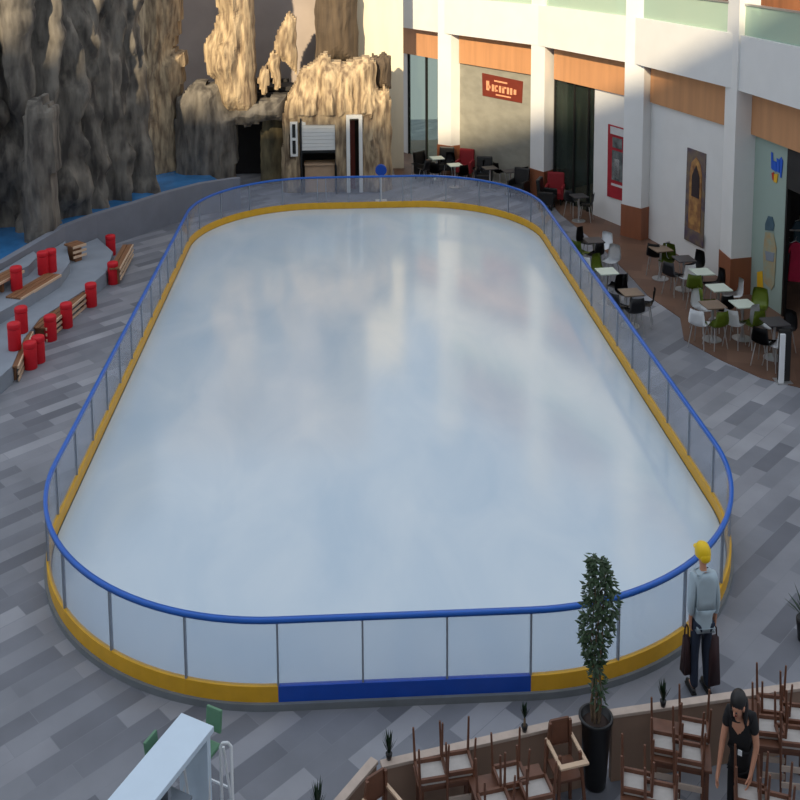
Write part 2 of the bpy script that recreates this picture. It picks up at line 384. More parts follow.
# orange fascia panels in each bay
ZO = 3.94*K
for i, (xl, xr) in enumerate([(403,438),(459,530),(554,624),(651,723),(752,None)]):
    p0 = V2(onwall(i, xl, 60, .34)); p1 = V2(onwall(i, xr, 60, .34)) if xr else off_seg(i, .34)[1]
    if xr and i < 4: p1 = p1 + (p1-p0).normalized()*.15
    a, b_ = nodes_[i], nodes_[i+1]; n = outn(a, b_)
    b = MB(); b.prism([p0, p1, p1+n*.07, p0+n*.07], ZO, ZB); struct(b.build('trim_fascia', 'orange'))
def bayseg(i, xl, xr, z0, z1, m, name, th=.12, o=0.0, ext=0):
    p0 = bayx(i, xl); p1 = bayx(i, xr) if xr else off_seg(i, REC)[1]
    if ext: p1 = p1 + (p1-p0).normalized()*ext
    b = wallbox(i, p0, p1, z0, z1, o, o+th); return b.build(name, m)
# bay 0: cream wall meets shop glass
struct(bayseg(0, 399, 408, 0, ZB, 'wall', 'wall_pier', .14))
def shopwin(i, xl, xr, ztop, name, gm, mull=(), fm='blackf', ext=0):
    o = bayseg(i, xl, xr, .012, ztop, gm, name, .02, .04, ext); struct(o)
    p0, p1 = bayx(i, xl), (bayx(i, xr) if xr else off_seg(i, REC)[1])
    if ext: p1 = p1 + (p1-p0).normalized()*ext
    a, b_ = nodes_[i], nodes_[i+1]; n = outn(a, b_); d = (p1-p0); L = d.length; d.normalize()
    b = MB()
    for t in (0, *mull, 1):
        c = p0+d*(L*t)+n*.05; b.prism([c-d*.03-n*.04, c+d*.03-n*.04, c+d*.03+n*.04, c-d*.03+n*.04], .012, ztop)
    b.prism([p0+n*.01, p1+n*.01, p1+n*.09, p0+n*.09], ztop-.07, ztop)
    f = b.build('window_frame', fm, o); return o
shopwin(0, 408, 441, ZO+.1, 'window_1', 'shopg', (.55,))
struct(bayseg(1, 457, 533, 0, ZB, 'greyw', 'wall_shutter', .14, ext=.3))
shopwin(2, 553, 593, ZO+.1, 'window_2', 'shopg', (.5, .85))
struct(bayseg(2, 593, 626, 0, ZB, 'wall', 'wall_bay', .14, ext=.4))
struct(bayseg(3, 646, 724, 0, ZB, 'wall', 'wall_bay', .14, ext=.5))
shopwin(4, 750, 786, ZO+.1, 'window_3', 'paleg', ())
b = wallbox(4, bayx(4, 786), off_seg(4, REC)[1], 3.0*K, ZO+.12, .0, .1); struct(b.build('wall_lintel', 'dark'))
# sign and posters : flat prints fixed on the walls
def flat(i, quad, m, name, th=.03, lift=.0, parent=None, origin=None):
    P = [onwall(i, x, y, REC-lift-th) for x, y in quad]; a, b_ = nodes_[i], nodes_[i+1]; n = outn(a, b_); n3 = Vector((n.x, n.y, 0))
    b = MB(); Q = P + [p+n3*th for p in P]; N = len(P)
    if origin is not None: Q = [q-origin for q in Q]
    b._add(Q, [tuple(range(N)), tuple(range(N, 2*N))[::-1]] + [(k, (k+1) % N, N+(k+1) % N, N+k) for k in range(N)])
    return b.build(name, m, parent)
def sign(i, name, label, cat, quads):
    o = onwall(i, *quads[0][0][0], REC-.03); r = empty(name, o, 0, label, cat)
    for k, (q, m, nm) in enumerate(quads): flat(i, q, m, nm, .02 if k else .03, 0 if k == 0 else .026, r, o)
    return r
def inq(q, u0, v0, u1, v1):
    A, B, C, D = [Vector(p) for p in q]   # tl, tr, br, bl
    f = lambda u, v: tuple((A*(1-u)+B*u)*(1-v) + (D*(1-u)+C*u)*v)
    return [f(u0, v0), f(u1, v0), f(u1, v1), f(u0, v1)]
q = [(482,73),(522.5,81.5),(521.5,103),(482.5,95.5)]
L = [(q, 'signr', 'board')]
for u0, u1, v0, v1 in ((.1,.17,.3,.72),(.13,.2,.5,.62),(.24,.29,.42,.72),(.31,.38,.42,.5),(.31,.38,.62,.7),(.31,.34,.42,.72),(.42,.47,.42,.72),(.5,.55,.42,.72),(.5,.6,.42,.5),(.62,.67,.42,.72),(.7,.75,.42,.72),(.79,.85,.45,.68),(.3,.62,.2,.27),(.34,.72,.82,.88)):
    L.append((inq(q, u0, v0, u1, v1), 'signt', 'lettering'))
sign(1, 'shop_sign', 'red-brown rectangular shop sign with light lettering on the grey shutter wall', 'sign', L)
q = [(608,124),(623.5,128.5),(622.5,201),(607,196)]
L = [(q, 'posr', 'banner'), (inq(q,.15,.02,1,.12), 'posw', 'print'), (inq(q,.3,.16,.9,.3), 'posg', 'print'), (inq(q,.28,.34,.95,.75), 'posg', 'print'), (inq(q,.4,.45,.75,.72), 'posw', 'print'), (inq(q,.25,.8,.95,.83), 'posw', 'print')]
sign(2, 'wall_poster', 'tall red poster with grey picture on the white wall beside the dark shop window', 'poster', L)
q = [(687.3,147.5),(705.5,154),(702.5,248.5),(684,239)]
arch = [(.18,.95),(.18,.25),(.26,.14),(.5,.07),(.74,.14),(.82,.25),(.82,.95)]
def inpts(q, uv): return [inq(q, u, v, u, v)[0] for u, v in uv]
L = [(q, 'posp', 'banner'), (inpts(q, arch), 'posa', 'arch_print')]
r = sign(3, 'wall_poster', 'tall mauve poster showing a golden arch on the white wall between two wood-based columns', 'poster', L)
o0 = onwall(3, *q[0], REC-.03)
flat(3, inpts(q, [(.3,.5),(.3,.28),(.5,.16),(.7,.28),(.7,.5)]), 'posd', 'arch_print', .02, .04, r, o0)
flat(3, inpts(q, [(0,.86),(1,.86),(1,.99),(0,.99)]), 'posp', 'print', .02, .048, r, o0)
# shop window print: blue lettering, coloured marks, tall beige decal
q = [(770,150),(783,160),(782,180),(770,170)]
L = [([(771,152),(772.6,153),(772.6,170),(771,168)], 'logob', 'lettering'), ([(772,160),(776,162),(776,172),(772,169)], 'logob', 'lettering'),
     ([(776.5,158),(779,160),(779,173),(776.5,171)], 'logob', 'lettering'), ([(779.4,159),(781,157),(782.6,161),(781,178),(779.8,177)], 'logob', 'lettering'),
     ([(771.4,173),(773.6,172),(774,181),(772.4,180)], 'logor', 'lettering'), ([(774,174),(777.5,174),(776.5,183),(773.5,182)], 'logoy', 'lettering')]
oo = onwall(4, 771, 152, REC-.03); r = empty('window_lettering', oo, 0, 'small blue lettering with yellow and red marks high on the pale shop window', 'lettering')
for qq, m, nm in L: flat(4, qq, m, nm, .012, -.03, r, oo)
oo = onwall(4, 768, 290, REC-.03); r = empty('window_decal', oo, 0, 'tall beige and blue decal on the pale shop window beside the doorway', 'window decal')
flat(4, [(765,224),(768,216),(772,217),(774,225),(773,231),(765,230)], 'clothb', 'print', .012, -.03, r, oo)
flat(4, [(765,232),(773,233),(776,248),(774,285),(771,290),(764,282),(763,252)], 'decal', 'print', .012, -.03, r, oo)
flat(4, [(765,251),(774,253),(773,262),(766,260)], 'conc', 'print', .012, -.018, r, oo)
flat(4, [(757,272),(762,271),(763,293),(757,293)], 'logoy', 'print', .012, -.03, r, oo)
# clothes in the doorway
a4, b4 = nodes_[4], nodes_[5]; n4 = outn(a4, b4)
for k, (px, py, zz, m, lab) in enumerate(((795,262,1.15,'pink','magenta garment hanging in the shop doorway at the right edge'),(787.5,262,1.2,'clothb','blue-grey garment hanging in the shop doorway left of the magenta one'),(799,240,1.6,'clothb','dark garment hanging high behind the magenta one in the shop doorway'))):
    p = onwall(4, px, py, REC+.5+.25*k); b = MB()
    prof = [(-.10,.40),(-.04,.44),(.04,.44),(.10,.40),(.17,.22),(.13,.20),(.10,.28),(.13,-.42),(-.13,-.42),(-.10,.28),(-.13,.20),(-.17,.22)]
    P = [(x, dy, z) for dy in (-.05, .05) for x, z in prof]; N = len(prof)
    b._add(P, [tuple(range(N)), tuple(range(N, 2*N))[::-1]] + [(j, (j+1) % N, N+(j+1) % N, N+j) for j in range(N)])
    g = empty('hanging_garment', p, rad(-15), lab, 'garment'); b.build('cloth', m, g)
    b = MB(); b.tube([(-.1,0,.42),(0,0,.47),(.1,0,.42)], .008, 6); b.tube([(0,0,.47),(0,0,.54),(.02,0,.57)], .005, 6); b.build('hanger', 'chrome', g)
rk = onwall(4, 790, 262, REC+.5); e1 = onwall(4, 799, 262, REC+1.1)
b = MB(); dz = 1.25+.62
b = MB(); A = Vector((rk.x-.35, rk.y+.5, 0)); B = Vector((e1.x+.3, e1.y-.3, 0)); zt_ = max(rk.z, e1.z)+.57
b.tube([A, A+Vector((0,0,zt_)), B+Vector((0,0,zt_)), B], .02, 8)
tag(b.build('clothes_rail', 'chrome'), 'metal clothes rail just inside the shop doorway', 'clothes rail')
# ---------------------------------------------------------------- cliffs and rockwork
def fbm(x, y, z): return noise.noise((x, y, z)) + .5*noise.noise((2.1*x, 2.1*y, 2.1*z)) + .25*noise.noise((4.3*x, 4.3*y, 4.3*z))
def ridge(x, z, s=0):
    x = x + .25*noise.noise((x*.8, z*.7, s+9))
    a = abs(noise.noise((x*1.3+s, z*.22, s)))*2.6; b = 1-abs(noise.noise((x*3.1+s, z*.45, 3+s)))*2.4; c = abs(noise.noise((x*5.5, z*.9, s)))*2; d = noise.noise((x*1.5, z*1.3, s+4))
    return .6*a + .32*b + .3*c + .35*d - .25
def pip(x, z, poly):
    c = False; n = len(poly); j = n-1
    for i in range(n):
        xi, zi = poly[i]; xj, zj = poly[j]
        if (zi > z) != (zj > z) and x < (xj-xi)*(z-zi)/(zj-zi)+xi: c = not c
        j = i
    return c
def edist(x, z, poly):
    m = 9e9
    for i in range(len(poly)):
        ax, az_ = poly[i-1]; bx, bz = poly[i]; dx, dz = bx-ax, bz-az_; L = dx*dx+dz*dz or 1e-9
        t = max(0, min(1, ((x-ax)*dx+(z-az_)*dz)/L)); m = min(m, math.hypot(x-ax-dx*t, z-az_-dz*t))
    return m
def rock(px, Y, T, m, label, cell=.09, holes=(), seed=0, relief=.3, parent=None, name='rock_formation', soft=.35):
    poly = [(lambda p: (p.x, p.z))(atY(x, y, Y)) for x, y in px]
    hs = [[(lambda p: (p.x, p.z))(atY(x, y, Y)) for x, y in h] for h in holes]
    x0, x1 = min(p[0] for p in poly), max(p[0] for p in poly); za, zb = max(-.02, min(p[1] for p in poly)), max(p[1] for p in poly)
    nx = int((x1-x0)/cell)+2; nz = int((zb-za)/cell)+2; bm = bmesh.new(); g = {}
    def vert(i, j):
        if (i, j) not in g:
            x = x0+i*cell; z = za+j*cell; e = edist(x, z, poly); e2 = min([edist(x, z, h) for h in hs] + [9])
            if e2 < .25: rel = relief*e2/.25*.5
            else: rel = relief
            bottom = z-za
            f = 1-math.exp(-min(e, 9)/soft)
            if not pip(x, z, poly): f = 0
            y = Y - T*f*.55 - T*.45 + (-rel*ridge(x, z, seed))*f
            xx = x + .05*noise.noise((x*3, z*3, 5)); g[i, j] = bm.verts.new((xx if e2 > .2 else x, y, max(0, z) if e2 < .2 else max(0, z+.05*noise.noise((x*3, z*3, 9)))))
        return g[i, j]
    for i in range(nx):
        for j in range(nz):
            x = x0+(i+.5)*cell; z = za+(j+.5)*cell
            if pip(x, z, poly) and not any(pip(x, z, h) for h in hs):
                bm.faces.new((vert(i, j), vert(i+1, j), vert(i+1, j+1), vert(i, j+1)))
    be = [e for e in bm.edges if len(e.link_faces) == 1]
    r = bmesh.ops.extrude_edge_only(bm, edges=be)
    for v in r['geom']:
        if isinstance(v, bmesh.types.BMVert): v.co.y = Y+T*.3
    bmesh.ops.recalc_face_normals(bm, faces=bm.faces)
    me = bpy.data.meshes.new(name); bm.to_mesh(me); bm.free(); me.materials.append(M[m])
    o = bpy.data.objects.new(name, me); COL.objects.link(o)
    for p in me.polygons: p.use_smooth = False
    if parent: o.parent = parent
    elif label: tag(o, label, 'rock')
    return o
YC = 32.7*K
# back wall behind rocks, cream end wall
def px_wall(x0, x1, Y, m, name, z0=0, z1=10.5, th=.25):
    a = atY(x0, 100, Y); c = atY(x1, 100, Y); b = MB(); b.box(((a.x+c.x)/2, Y+th/2, (z0+z1)/2), (c.x-a.x, th, z1-z0)); return struct(b.build(name, m))
px_wall(150, 366, YC+2.6, 'back', 'wall_back')
px_wall(352, 403.5, YC+2.2, 'cream', 'wall_end', 0, 7.4)
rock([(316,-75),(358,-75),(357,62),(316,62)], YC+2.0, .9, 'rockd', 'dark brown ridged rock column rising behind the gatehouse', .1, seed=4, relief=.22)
# left cliff following the channel
def cliff(pxs, m, label, seed, zbase=.35, zt=9.5, T=.8, cell=.14):
    P = [V2(up(x, y, zbase)) for x, y in pxs]; segs = []; L = [0]
    for a, b_ in zip(P[:-1], P[1:]): L.append(L[-1]+(b_-a).length)
    n = int(L[-1]/cell)+1; nz = int(zt/cell); bm = bmesh.new(); rows = []
    for i in range(n+1):
        s = L[-1]*i/n; k = max(j for j in range(len(P)-1) if L[j] <= s+1e-6); t = (s-L[k])/(L[k+1]-L[k])
        a = P[k]+(P[k+1]-P[k])*t; d = (P[k+1]-P[k]).normalized(); nn = Vector((d.y, -d.x))
        if nn.dot(Vector((0,0))-a) < 0: nn = -nn
        col = []
        for j in range(nz+1):
            z = zt*j/nz; e = T*ridge(s, z, seed)+.18*fbm(s*1.5, z*1.5, seed) - .05*z*.6
            q = a+nn*e*.8; col.append(bm.verts.new((q.x, q.y, z)))
        rows.append(col)
    for i in range(n):
        for j in range(nz): bm.faces.new((rows[i][j], rows[i+1][j], rows[i+1][j+1], rows[i][j+1]))
    # close the back so it is a solid mass
    be = [e for e in bm.edges if len(e.link_faces) == 1]; r = bmesh.ops.extrude_edge_only(bm, edges=be)
    for v in r['geom']:
        if isinstance(v, bmesh.types.BMVert): v.co.x -= .6; v.co.y += 1.2
    bmesh.ops.recalc_face_normals(bm, faces=bm.faces)
    me = bpy.data.meshes.new('cliff'); bm.to_mesh(me); bm.free(); me.materials.append(M[m])
    for p in me.polygons: p.use_smooth = True
    o = bpy.data.objects.new('rock_cliff', me); COL.objects.link(o); return tag(o, label, 'rock cliff')
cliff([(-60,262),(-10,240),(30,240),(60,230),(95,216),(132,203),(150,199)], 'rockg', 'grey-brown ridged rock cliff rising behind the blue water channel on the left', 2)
rock([(27,150),(30,100),(45,95),(56,110),(57,200),(55,232),(45,249),(34,248),(29,235)], up(42,252,.3).y, .7, 'rockg', 'narrow grey rock buttress standing in the blue channel at the left', .1, seed=9)
rock([(140,-70),(184,-70),(181,25),(175,48),(186,52),(185,75),(180,95),(181,150),(180,195),(140,200)], YC+.4, .9, 'rock', 'tan rock pillar left of the dark cave, catching sun at its top', .09, seed=1)
rock([(204,-70),(255,-70),(255,105),(250,112),(228,108),(222,100),(217,78),(209,72),(206,45),(214,30),(220,12)], YC+.2, .9, 'rock', 'tall sunlit tan rock column hanging above the cave mouth', .08, seed=6, relief=.35)
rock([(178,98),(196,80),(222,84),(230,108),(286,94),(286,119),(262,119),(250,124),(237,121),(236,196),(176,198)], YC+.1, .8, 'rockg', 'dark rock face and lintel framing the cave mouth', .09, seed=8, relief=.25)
rock([(258,80),(261,68),(266,64),(270,70),(268,92),(264,96)], YC+.2, .35, 'rock', 'small pointed tan rock above the cave, lowest of three spires', .06, seed=3, relief=.12, soft=.15)
rock([(267,64),(273,50),(281,56),(281,84),(277,90),(271,74)], YC+.35, .4, 'rock', 'middle pointed tan rock spire above the cave', .06, seed=5, relief=.12, soft=.15)
rock([(274,45),(279,28),(290,10),(297,20),(297,73),(291,66),(285,60),(277,58)], YC+.5, .5, 'rock', 'tallest sunlit tan rock spire left of the gatehouse', .06, seed=7, relief=.16, soft=.2)
# cave interior
def px_box(x0, x1, ya, yb, z0, z1, m, name):
    a = atY(x0, 150, ya); c = atY(x1, 150, ya); b = MB(); b.box(((a.x+c.x)/2, (ya+yb)/2, (z0+z1)/2), (abs(c.x-a.x), yb-ya, z1-z0)); return b.build(name, m)
struct(px_box(228, 290, YC+1.9, YC+2.1, 0, 3.2, 'dark', 'wall_cave_shade'))  # dark colour stands in for the unlit depth of the cave
struct(px_box(228, 290, YC+.45, YC+2.1, 2.75, 3.0, 'dark', 'ceiling_cave_shade'))  # unseen roof added to keep light out of the cave
rock([(262,112),(284,112),(284,192),(262,192)], YC+.9, .5, 'olive', 'olive brown rock wall lining the right side of the cave', .09, seed=11, relief=.15)
# gatehouse
castle = rock([(283,196),(283,116),(287,96),(295,84),(300,71),(311,63),(320,56),(326,51),(331,60),(345,62),(357,58),(368,55),(375,60),(376,84),(380,90),(383,85),(389,88),(391,120),(391,196)], YC, .8, 'rock',
     'sunlit tan rock gatehouse with a roller shutter and a white-framed doorway', .065, holes=[[(291,123),(297.5,123),(297.5,155),(291,155)], [(300.5,119),(336,119),(336,200),(300.5,200)], [(346.5,116),(362.5,116),(362.5,200),(346.5,200)]], seed=13, relief=.28, name='rock_gatehouse')
rock([(370,57),(373,53),(378,56),(383,53),(388,56),(391,58),(391,88),(384,86),(378,90),(373,84)], YC+.5, .5, 'rockd', 'dark brown jagged rock on the upper right shoulder of the gatehouse', .06, seed=15, relief=.2, soft=.15)
def fr(x0, y0, x1, y1, Y, w, m, name, parent=None, lab=None):
    a = atY(x0, y0, Y); c = atY(x1, y1, Y); b = MB(); zb = max(c.z, 0.02)
    b.box((a.x+w/2, Y, (a.z+zb)/2), (w, .12, a.z-zb)); b.box((c.x-w/2, Y, (a.z+zb)/2), (w, .12, a.z-zb)); b.box(((a.x+c.x)/2, Y, a.z-w/2), (c.x-a.x-2*w, .12, w))
    return b, a, c
YF = YC-.86
b, a, c = fr(290, 122, 298, 156, YF, .06, 'frame', 'window_4')
b.box(((a.x+c.x)/2, YF, c.z+.03), (c.x-a.x-.12, .12, .06)); b.box(((a.x+c.x)/2, YF, (a.z+c.z)/2), (c.x-a.x-.12, .12, .07))
wn = struct(b.build('window_4', 'frame')); b = MB(); b.box(((a.x+c.x)/2, YF+.05, (a.z+c.z)/2), (c.x-a.x-.02, .02, a.z-c.z-.02)); b.build('window_pane', 'blackf', wn)
b, a, c = fr(346, 115, 363, 192, YF, .11, 'frame', 'door_1'); dr = struct(b.build('door_1', 'frame'))
b = MB(); b.box(((a.x+c.x)/2-.1, YF+.45, a.z/2), (.24, .05, a.z-.1)); b.build('door_leaf', 'signr', dr)
b = MB(); b.box(((a.x+c.x)/2, YF+2.2, a.z/2), (c.x-a.x+.4, .1, a.z+.1)); struct(b.build('wall_door_back', 'dark'))
a = atY(300.5, 119, YF); c = atY(336, 151, YF); sh = empty('roller_shutter', ((a.x+c.x)/2, YF, 0), 0, 'white roller shutter half closed over a dark opening in the rock gatehouse', 'roller shutter')
b = MB(); n = 9; hh = (a.z-c.z)/n
for k in range(n): b.box((0, .12, c.z+hh*(k+.5)), (c.x-a.x, .03, hh*.94))
b.build('shutter_slats', 'frame', sh)
b = MB(); b.box((0, .12, c.z-.03), (c.x-a.x, .06, .08)); b.build('bottom_bar', 'blackf', sh)
b = MB()
for s in (-1, 1): b.box((s*(c.x-a.x)/2, .12, a.z/2), (.05, .1, a.z))
b.build('side_rail', 'blackf', sh)
b = MB(); zt_ = atY(318, 163, YF+.5).z; b.box(((a.x+c.x)/2+.02, YF+.5, zt_/2), ((c.x-a.x)*.86, .4, zt_)); b.box(((a.x+c.x)/2+.02, YF+.46, zt_+.02), ((c.x-a.x)*.88, .5, .05))
tag(b.build('kiosk_counter', 'beige'), 'beige kiosk counter under the half-closed white roller shutter', 'counter')
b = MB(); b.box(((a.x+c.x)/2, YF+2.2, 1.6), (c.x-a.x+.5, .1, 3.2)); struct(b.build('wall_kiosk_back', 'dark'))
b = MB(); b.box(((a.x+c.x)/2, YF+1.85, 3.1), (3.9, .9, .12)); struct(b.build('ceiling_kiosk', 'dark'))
# ---------------------------------------------------------------- concrete wall, channel and terraces on the left
tp = [(-70,296),(-30,276),(0,262),(31,244),(62,226),(94,214),(131,203),(165,192),(200,183),(232,178),(240,177.5)]
WZ = 1.0*K
TPW = [V2(up(x, y, WZ)) for x, y in tp]
b = MB(); b.strip([(p.x, p.y) for p in TPW], .18, 0, WZ); struct(b.build('wall_parapet', 'concw'))
b = MB(); P = [V2(up(x, y, WZ)) for x, y in tp[:-1]]; Q = [p+Vector((-1.5, 2.6)) for p in P]
b.prism([(p.x-.1, p.y+.12) for p in P] + [(p.x, p.y) for p in Q[::-1]], .0, .66); tag(b.build('water_channel', 'water'), 'bright blue water channel between the cliff and the grey wall', 'water channel')
def terrace(pxs, z, back, name, lab):
    P = [V2(up(x, y, z)) for x, y in pxs]; b = MB(); b.prism(P + back, 0, z)
    return struct(b.build(name, 'conc'))
Wm = [TPW[k]+Vector((.09,-.12)) for k in (0,1,2,3,4,5,6)]
terrace([(-60,420),(0,377),(12,366),(24,338),(40,318),(86,289),(106,272),(113,252)], .33, [Wm[5], Wm[4], Wm[3], Wm[2], Wm[1], Wm[0]], 'floor_terrace', '')
terrace([(-60,350),(0,312),(22,300),(60,276),(70,262)], .58, [Wm[4], Wm[3], Wm[2], Wm[1], Wm[0]], 'floor_terrace', '')
terrace([(-60,300),(0,278),(28,266),(38,256)], .80, [Wm[3], Wm[2], Wm[1], Wm[0]], 'floor_terrace', '')
# benches
def bench(p0, p1, z, lab, nsl=3):
    """front seat edge from p0 to p1 (pixels, seat height z above ground zb)"""
    zb, zs = z; a = up(*p0, zs); c = up(*p1, zs); d = (c-a); L = d.length; rz = math.atan2(d.y, d.x)
    r = empty('slatted_bench', ((a.x+c.x)/2, (a.y+c.y)/2, zb), rz, lab, 'bench', 'wooden benches on the left terraces'); h = zs-zb
    s = 1
    for k in range(nsl):
        b = MB(); b.box((0, s*(.07+.125*k), h-.02), (L, .11, .04), bev=.008); b.build('seat_slat', 'wood', r)
    nf = 3 if h > .3 else 1
    for k in range(nf):
        b = MB(); b.box((0, 0, h-.03-.12*k), (L, .025, .055)); b.build('front_slat', 'woodp', r)
    for x in (-L/2+.12, 0, L/2-.12):
        b = MB(); b.box((x, s*(.03+.06*nsl), (h-.04)/2), (.06, .1*nsl, h-.04)); b.build('leg', 'wood', r)
    return r
bench((46,328),(88,292), (0,.31), 'long wooden bench with two red stools in front of it')
bench((120,268),(133,244), (0,.42), 'short wooden bench beside two red stools near the curved grey wall', 2)
bench((21,298),(61,274), (.33,.62), 'wooden bench on the middle terrace under the pair of touching red stools')
bench((-15,290),(24,270), (.58,.86), 'wooden bench on the highest terrace at the left edge')
bench((18,366),(33,331), (0.0,.31), 'wooden bench end among the cluster of four red stools')
bench((73,247),(86,243), (.33,.74), 'small wooden bench standing alone on the upper terrace')
# red stools
def make_stool():
    r = empty('red_stool', (0,0,0), 0, '', 'stool', 'red cylindrical stools')
    b = MB(); b.lathe([(0,0),(.115,0),(.12,.01),(.12,.40),(.118,.41),(0,.41)], n=28); b.build('stool_body', 'red', r, True)
    b = MB(); b.lathe([(0,.412),(.118,.412),(.125,.425),(.125,.50),(.112,.52),(0,.525)], n=28); b.build('seat_pad', 'red', r, True)
    return r
proto = make_stool()
stl = [((111,257),0,'red stool at the near-left end of the short bench, farthest from the viewer'),
 ((113.4,285.5),0,'red stool just below the farthest one, beside the short bench'),
 ((43.5,276),.58,'left one of two touching red stools on the middle terrace'),
 ((51.5,273.5),.58,'right one of two touching red stools on the middle terrace'),
 ((17,292),.58,'lone red stool on the terrace near the left edge'),
 ((91.5,308),0,'red stool at the right end of the long bench'),
 ((67,329),0,'red stool in front of the middle of the long bench'),
 ((51,342),0,'red stool at the left end of the long bench'),
 ((22,334),.33,'back left stool of the cluster of four red stools'),
 ((15,351),.33,'leftmost stool of the cluster of four red stools'),
 ((31,370),0,'nearest stool of the cluster of four red stools'),
 ((39,364),0,'right stool of the cluster of four red stools')]
for i, (p, z, lab) in enumerate(stl):
    l = up(p[0], p[1]-2, z)
    if i == 0: proto.location = l; proto['label'] = lab
    else: dup(proto, l, 0, lab)
# ---------------------------------------------------------------- cafe chairs and tables at the right
def shell_chair(m, name='cafe_chair'):
    r = empty(name, (0,0,0), 0, '', 'chair', 'moulded cafe chairs beside the rink'); W = .17
    bm = MB(); prof = [(.19,.45),(.12,.435),(0,.43),(-.12,.435),(-.17,.47),(-.20,.55),(-.22,.68),(-.235,.80)]; nx = 6; P = []
    for (y, z) in prof:
        k = (z-.43)/.37
        for i in range(nx+1):
            u = i/nx*2-1; ww = W*(1-.22*max(0, k)**2); P.append((u*ww, y+.05*max(0, k)*u*u, z+.035*u*u*(1-max(0, k))))
    n = len(prof); m_ = nx+1
    fs = [(j*m_+i, j*m_+i+1, (j+1)*m_+i+1, (j+1)*m_+i) for j in range(n-1) for i in range(nx)]
    bm._add(P, fs); g = bmesh.ops.solidify(bm.bm, geom=bm.bm.faces[:], thickness=.018); bm.build('seat_shell', m, r, True)
    for sx in (-1, 1):
        for sy in (-1, 1):
            b = MB(); b.cyl((sx*.11, sy*.11, .43), (sx*.16, sy*.18, 0), .011, .009, 8); b.build('leg', 'chrome', r)
    return r
def cafe_table(m, name='cafe_table'):
    r = empty(name, (0,0,0), 0, '', 'table', 'small square cafe tables beside the rink')
    b = MB(); b.box((0,0,.72), (.42,.42,.03), bev=.01); b.build('table_top', m, r)
    b = MB(); b.cyl((0,0,.02), (0,0,.705), .025); b.build('pole', 'chrome', r)
    b = MB(); b.lathe([(0,0),(.19,0),(.19,.012),(.04,.03),(0,.03)], n=20); b.build('base', 'chrome', r)
    return r
protos = {}
def place(kind, m, px, z, rz, lab):
    l = up(px[0], px[1], z); l.z = .012 if px[0] > 640 or kind == 'x' else .0
    key = (kind, m)
    if key not in protos:
        protos[key] = o = (shell_chair if kind == 'c' else cafe_table)(m); o.location = l; o.rotation_euler = (0,0,rz); o['label'] = lab
    else: o = dup(protos[key], l, rz, lab)
    return o
R90 = pi/2
chairs = [
 ('black',(655,249),-.5,'black chair nearest the wooden column base, at the farthest table by the white wall'),
 ('green',(667,254),2.6,'green chair right of the farthest black chair by the white wall'),
 ('black',(673,268),-.9,'black chair left of the dark table by the white wall'),
 ('whitep',(676,252),-2.2,'white chair behind the dark table by the white wall'),
 ('whitep',(685,270),.3,'white chair in front of the dark table by the white wall'),
 ('black',(694,260),2.0,'black chair right of the dark table by the white wall'),
 ('green',(695,280),-.4,'green chair left of the white table under the arch poster'),
 ('black',(714,278),1.7,'dark chair right of the white table under the arch poster'),
 ('green',(709,296),-1.6,'green chair left of the white table at the brown column'),
 ('whitep',(732,288),1.5,'white chair right of the white table at the brown column'),
 ('black',(722,301),.2,'black chair in front of the white table at the brown column'),
 ('whitep',(703,301),-2.7,'white chair behind the wooden table at the edge of the brown floor'),
 ('whitep',(700,316),-.7,'white chair left of the wooden table at the edge of the brown floor'),
 ('green',(716,317),.3,'green chair in front of the wooden table at the edge of the brown floor'),
 ('whitep',(735,316),-.8,'white chair left of the white table facing the shop window'),
 ('green',(752,316),.4,'green chair in front of the white table facing the shop window'),
 ('green',(759,300),2.6,'green chair behind the white table facing the shop window'),
 ('whitep',(763,318),-2.6,'white chair behind the dark table nearest the viewer'),
 ('black',(764,334),-.8,'black chair left of the dark table nearest the viewer'),
 ('whitep',(777,337),.3,'white chair in front of the dark table nearest the viewer'),
 ('black',(784,322),2.0,'black chair right of the dark table nearest the viewer'),
 ('green',(581,246),-.9,'green chair nearest the rink rail among the far tables'),
 ('black',(586,236),-2.4,'dark chair farthest away beside the rink rail'),
 ('black',(594,248),.5,'black chair beside the green one at the far end by the rink rail'),
 ('whitep',(603,241),2.3,'white chair farthest right at the far table by the rink rail'),
 ('whitep',(611,254),2.4,'white chair behind the pale table by the rink rail'),
 ('whitep',(590,262),-.9,'white chair pressed against the rink rail'),
 ('green',(602,264),-2.6,'green chair left of the pale table by the rink rail'),
 ('black',(617,279),.9,'black chair right of the pale table by the rink rail'),
 ('black',(619,299),-.9,'black chair left of the nearest table by the rink rail'),
 ('black',(626,286),-2.8,'black chair behind the nearest table by the rink rail'),
 ('black',(634,303),.1,'black chair in front of the nearest table by the rink rail'),
 ('black',(644,297),1.2,'black chair right of the nearest table by the rink rail')]
for m, p, rz, lab in chairs: place('c', m, p, .62, rz, lab)
tables = [('woodt',(661,249),.2,'small wooden table farthest along the white wall, between a black and a green chair'),('darkt',(684,259),.1,'small dark table by the white wall between white chairs'),
 ('whitet',(702,272),.1,'small white table below the arch poster'),('whitet',(719,288),.1,'small white table beside the brown column base'),
 ('woodt',(713,305),.1,'small wooden table at the edge of the brown floor'),('whitet',(743,304),.1,'small white table in front of the pale shop window'),
 ('darkt',(775,322),.1,'small dark table nearest the viewer on the brown floor'),('darkt',(594,240),.1,'small dark table farthest along the rink rail'),
 ('whitet',(607,271),.1,'small pale table by the rink rail with white chairs behind'),('woodt',(631,292),.1,'small wooden table among black chairs by the rink rail')]
for m, p, rz, lab in tables: place('t', m, p, .73, rz, lab)
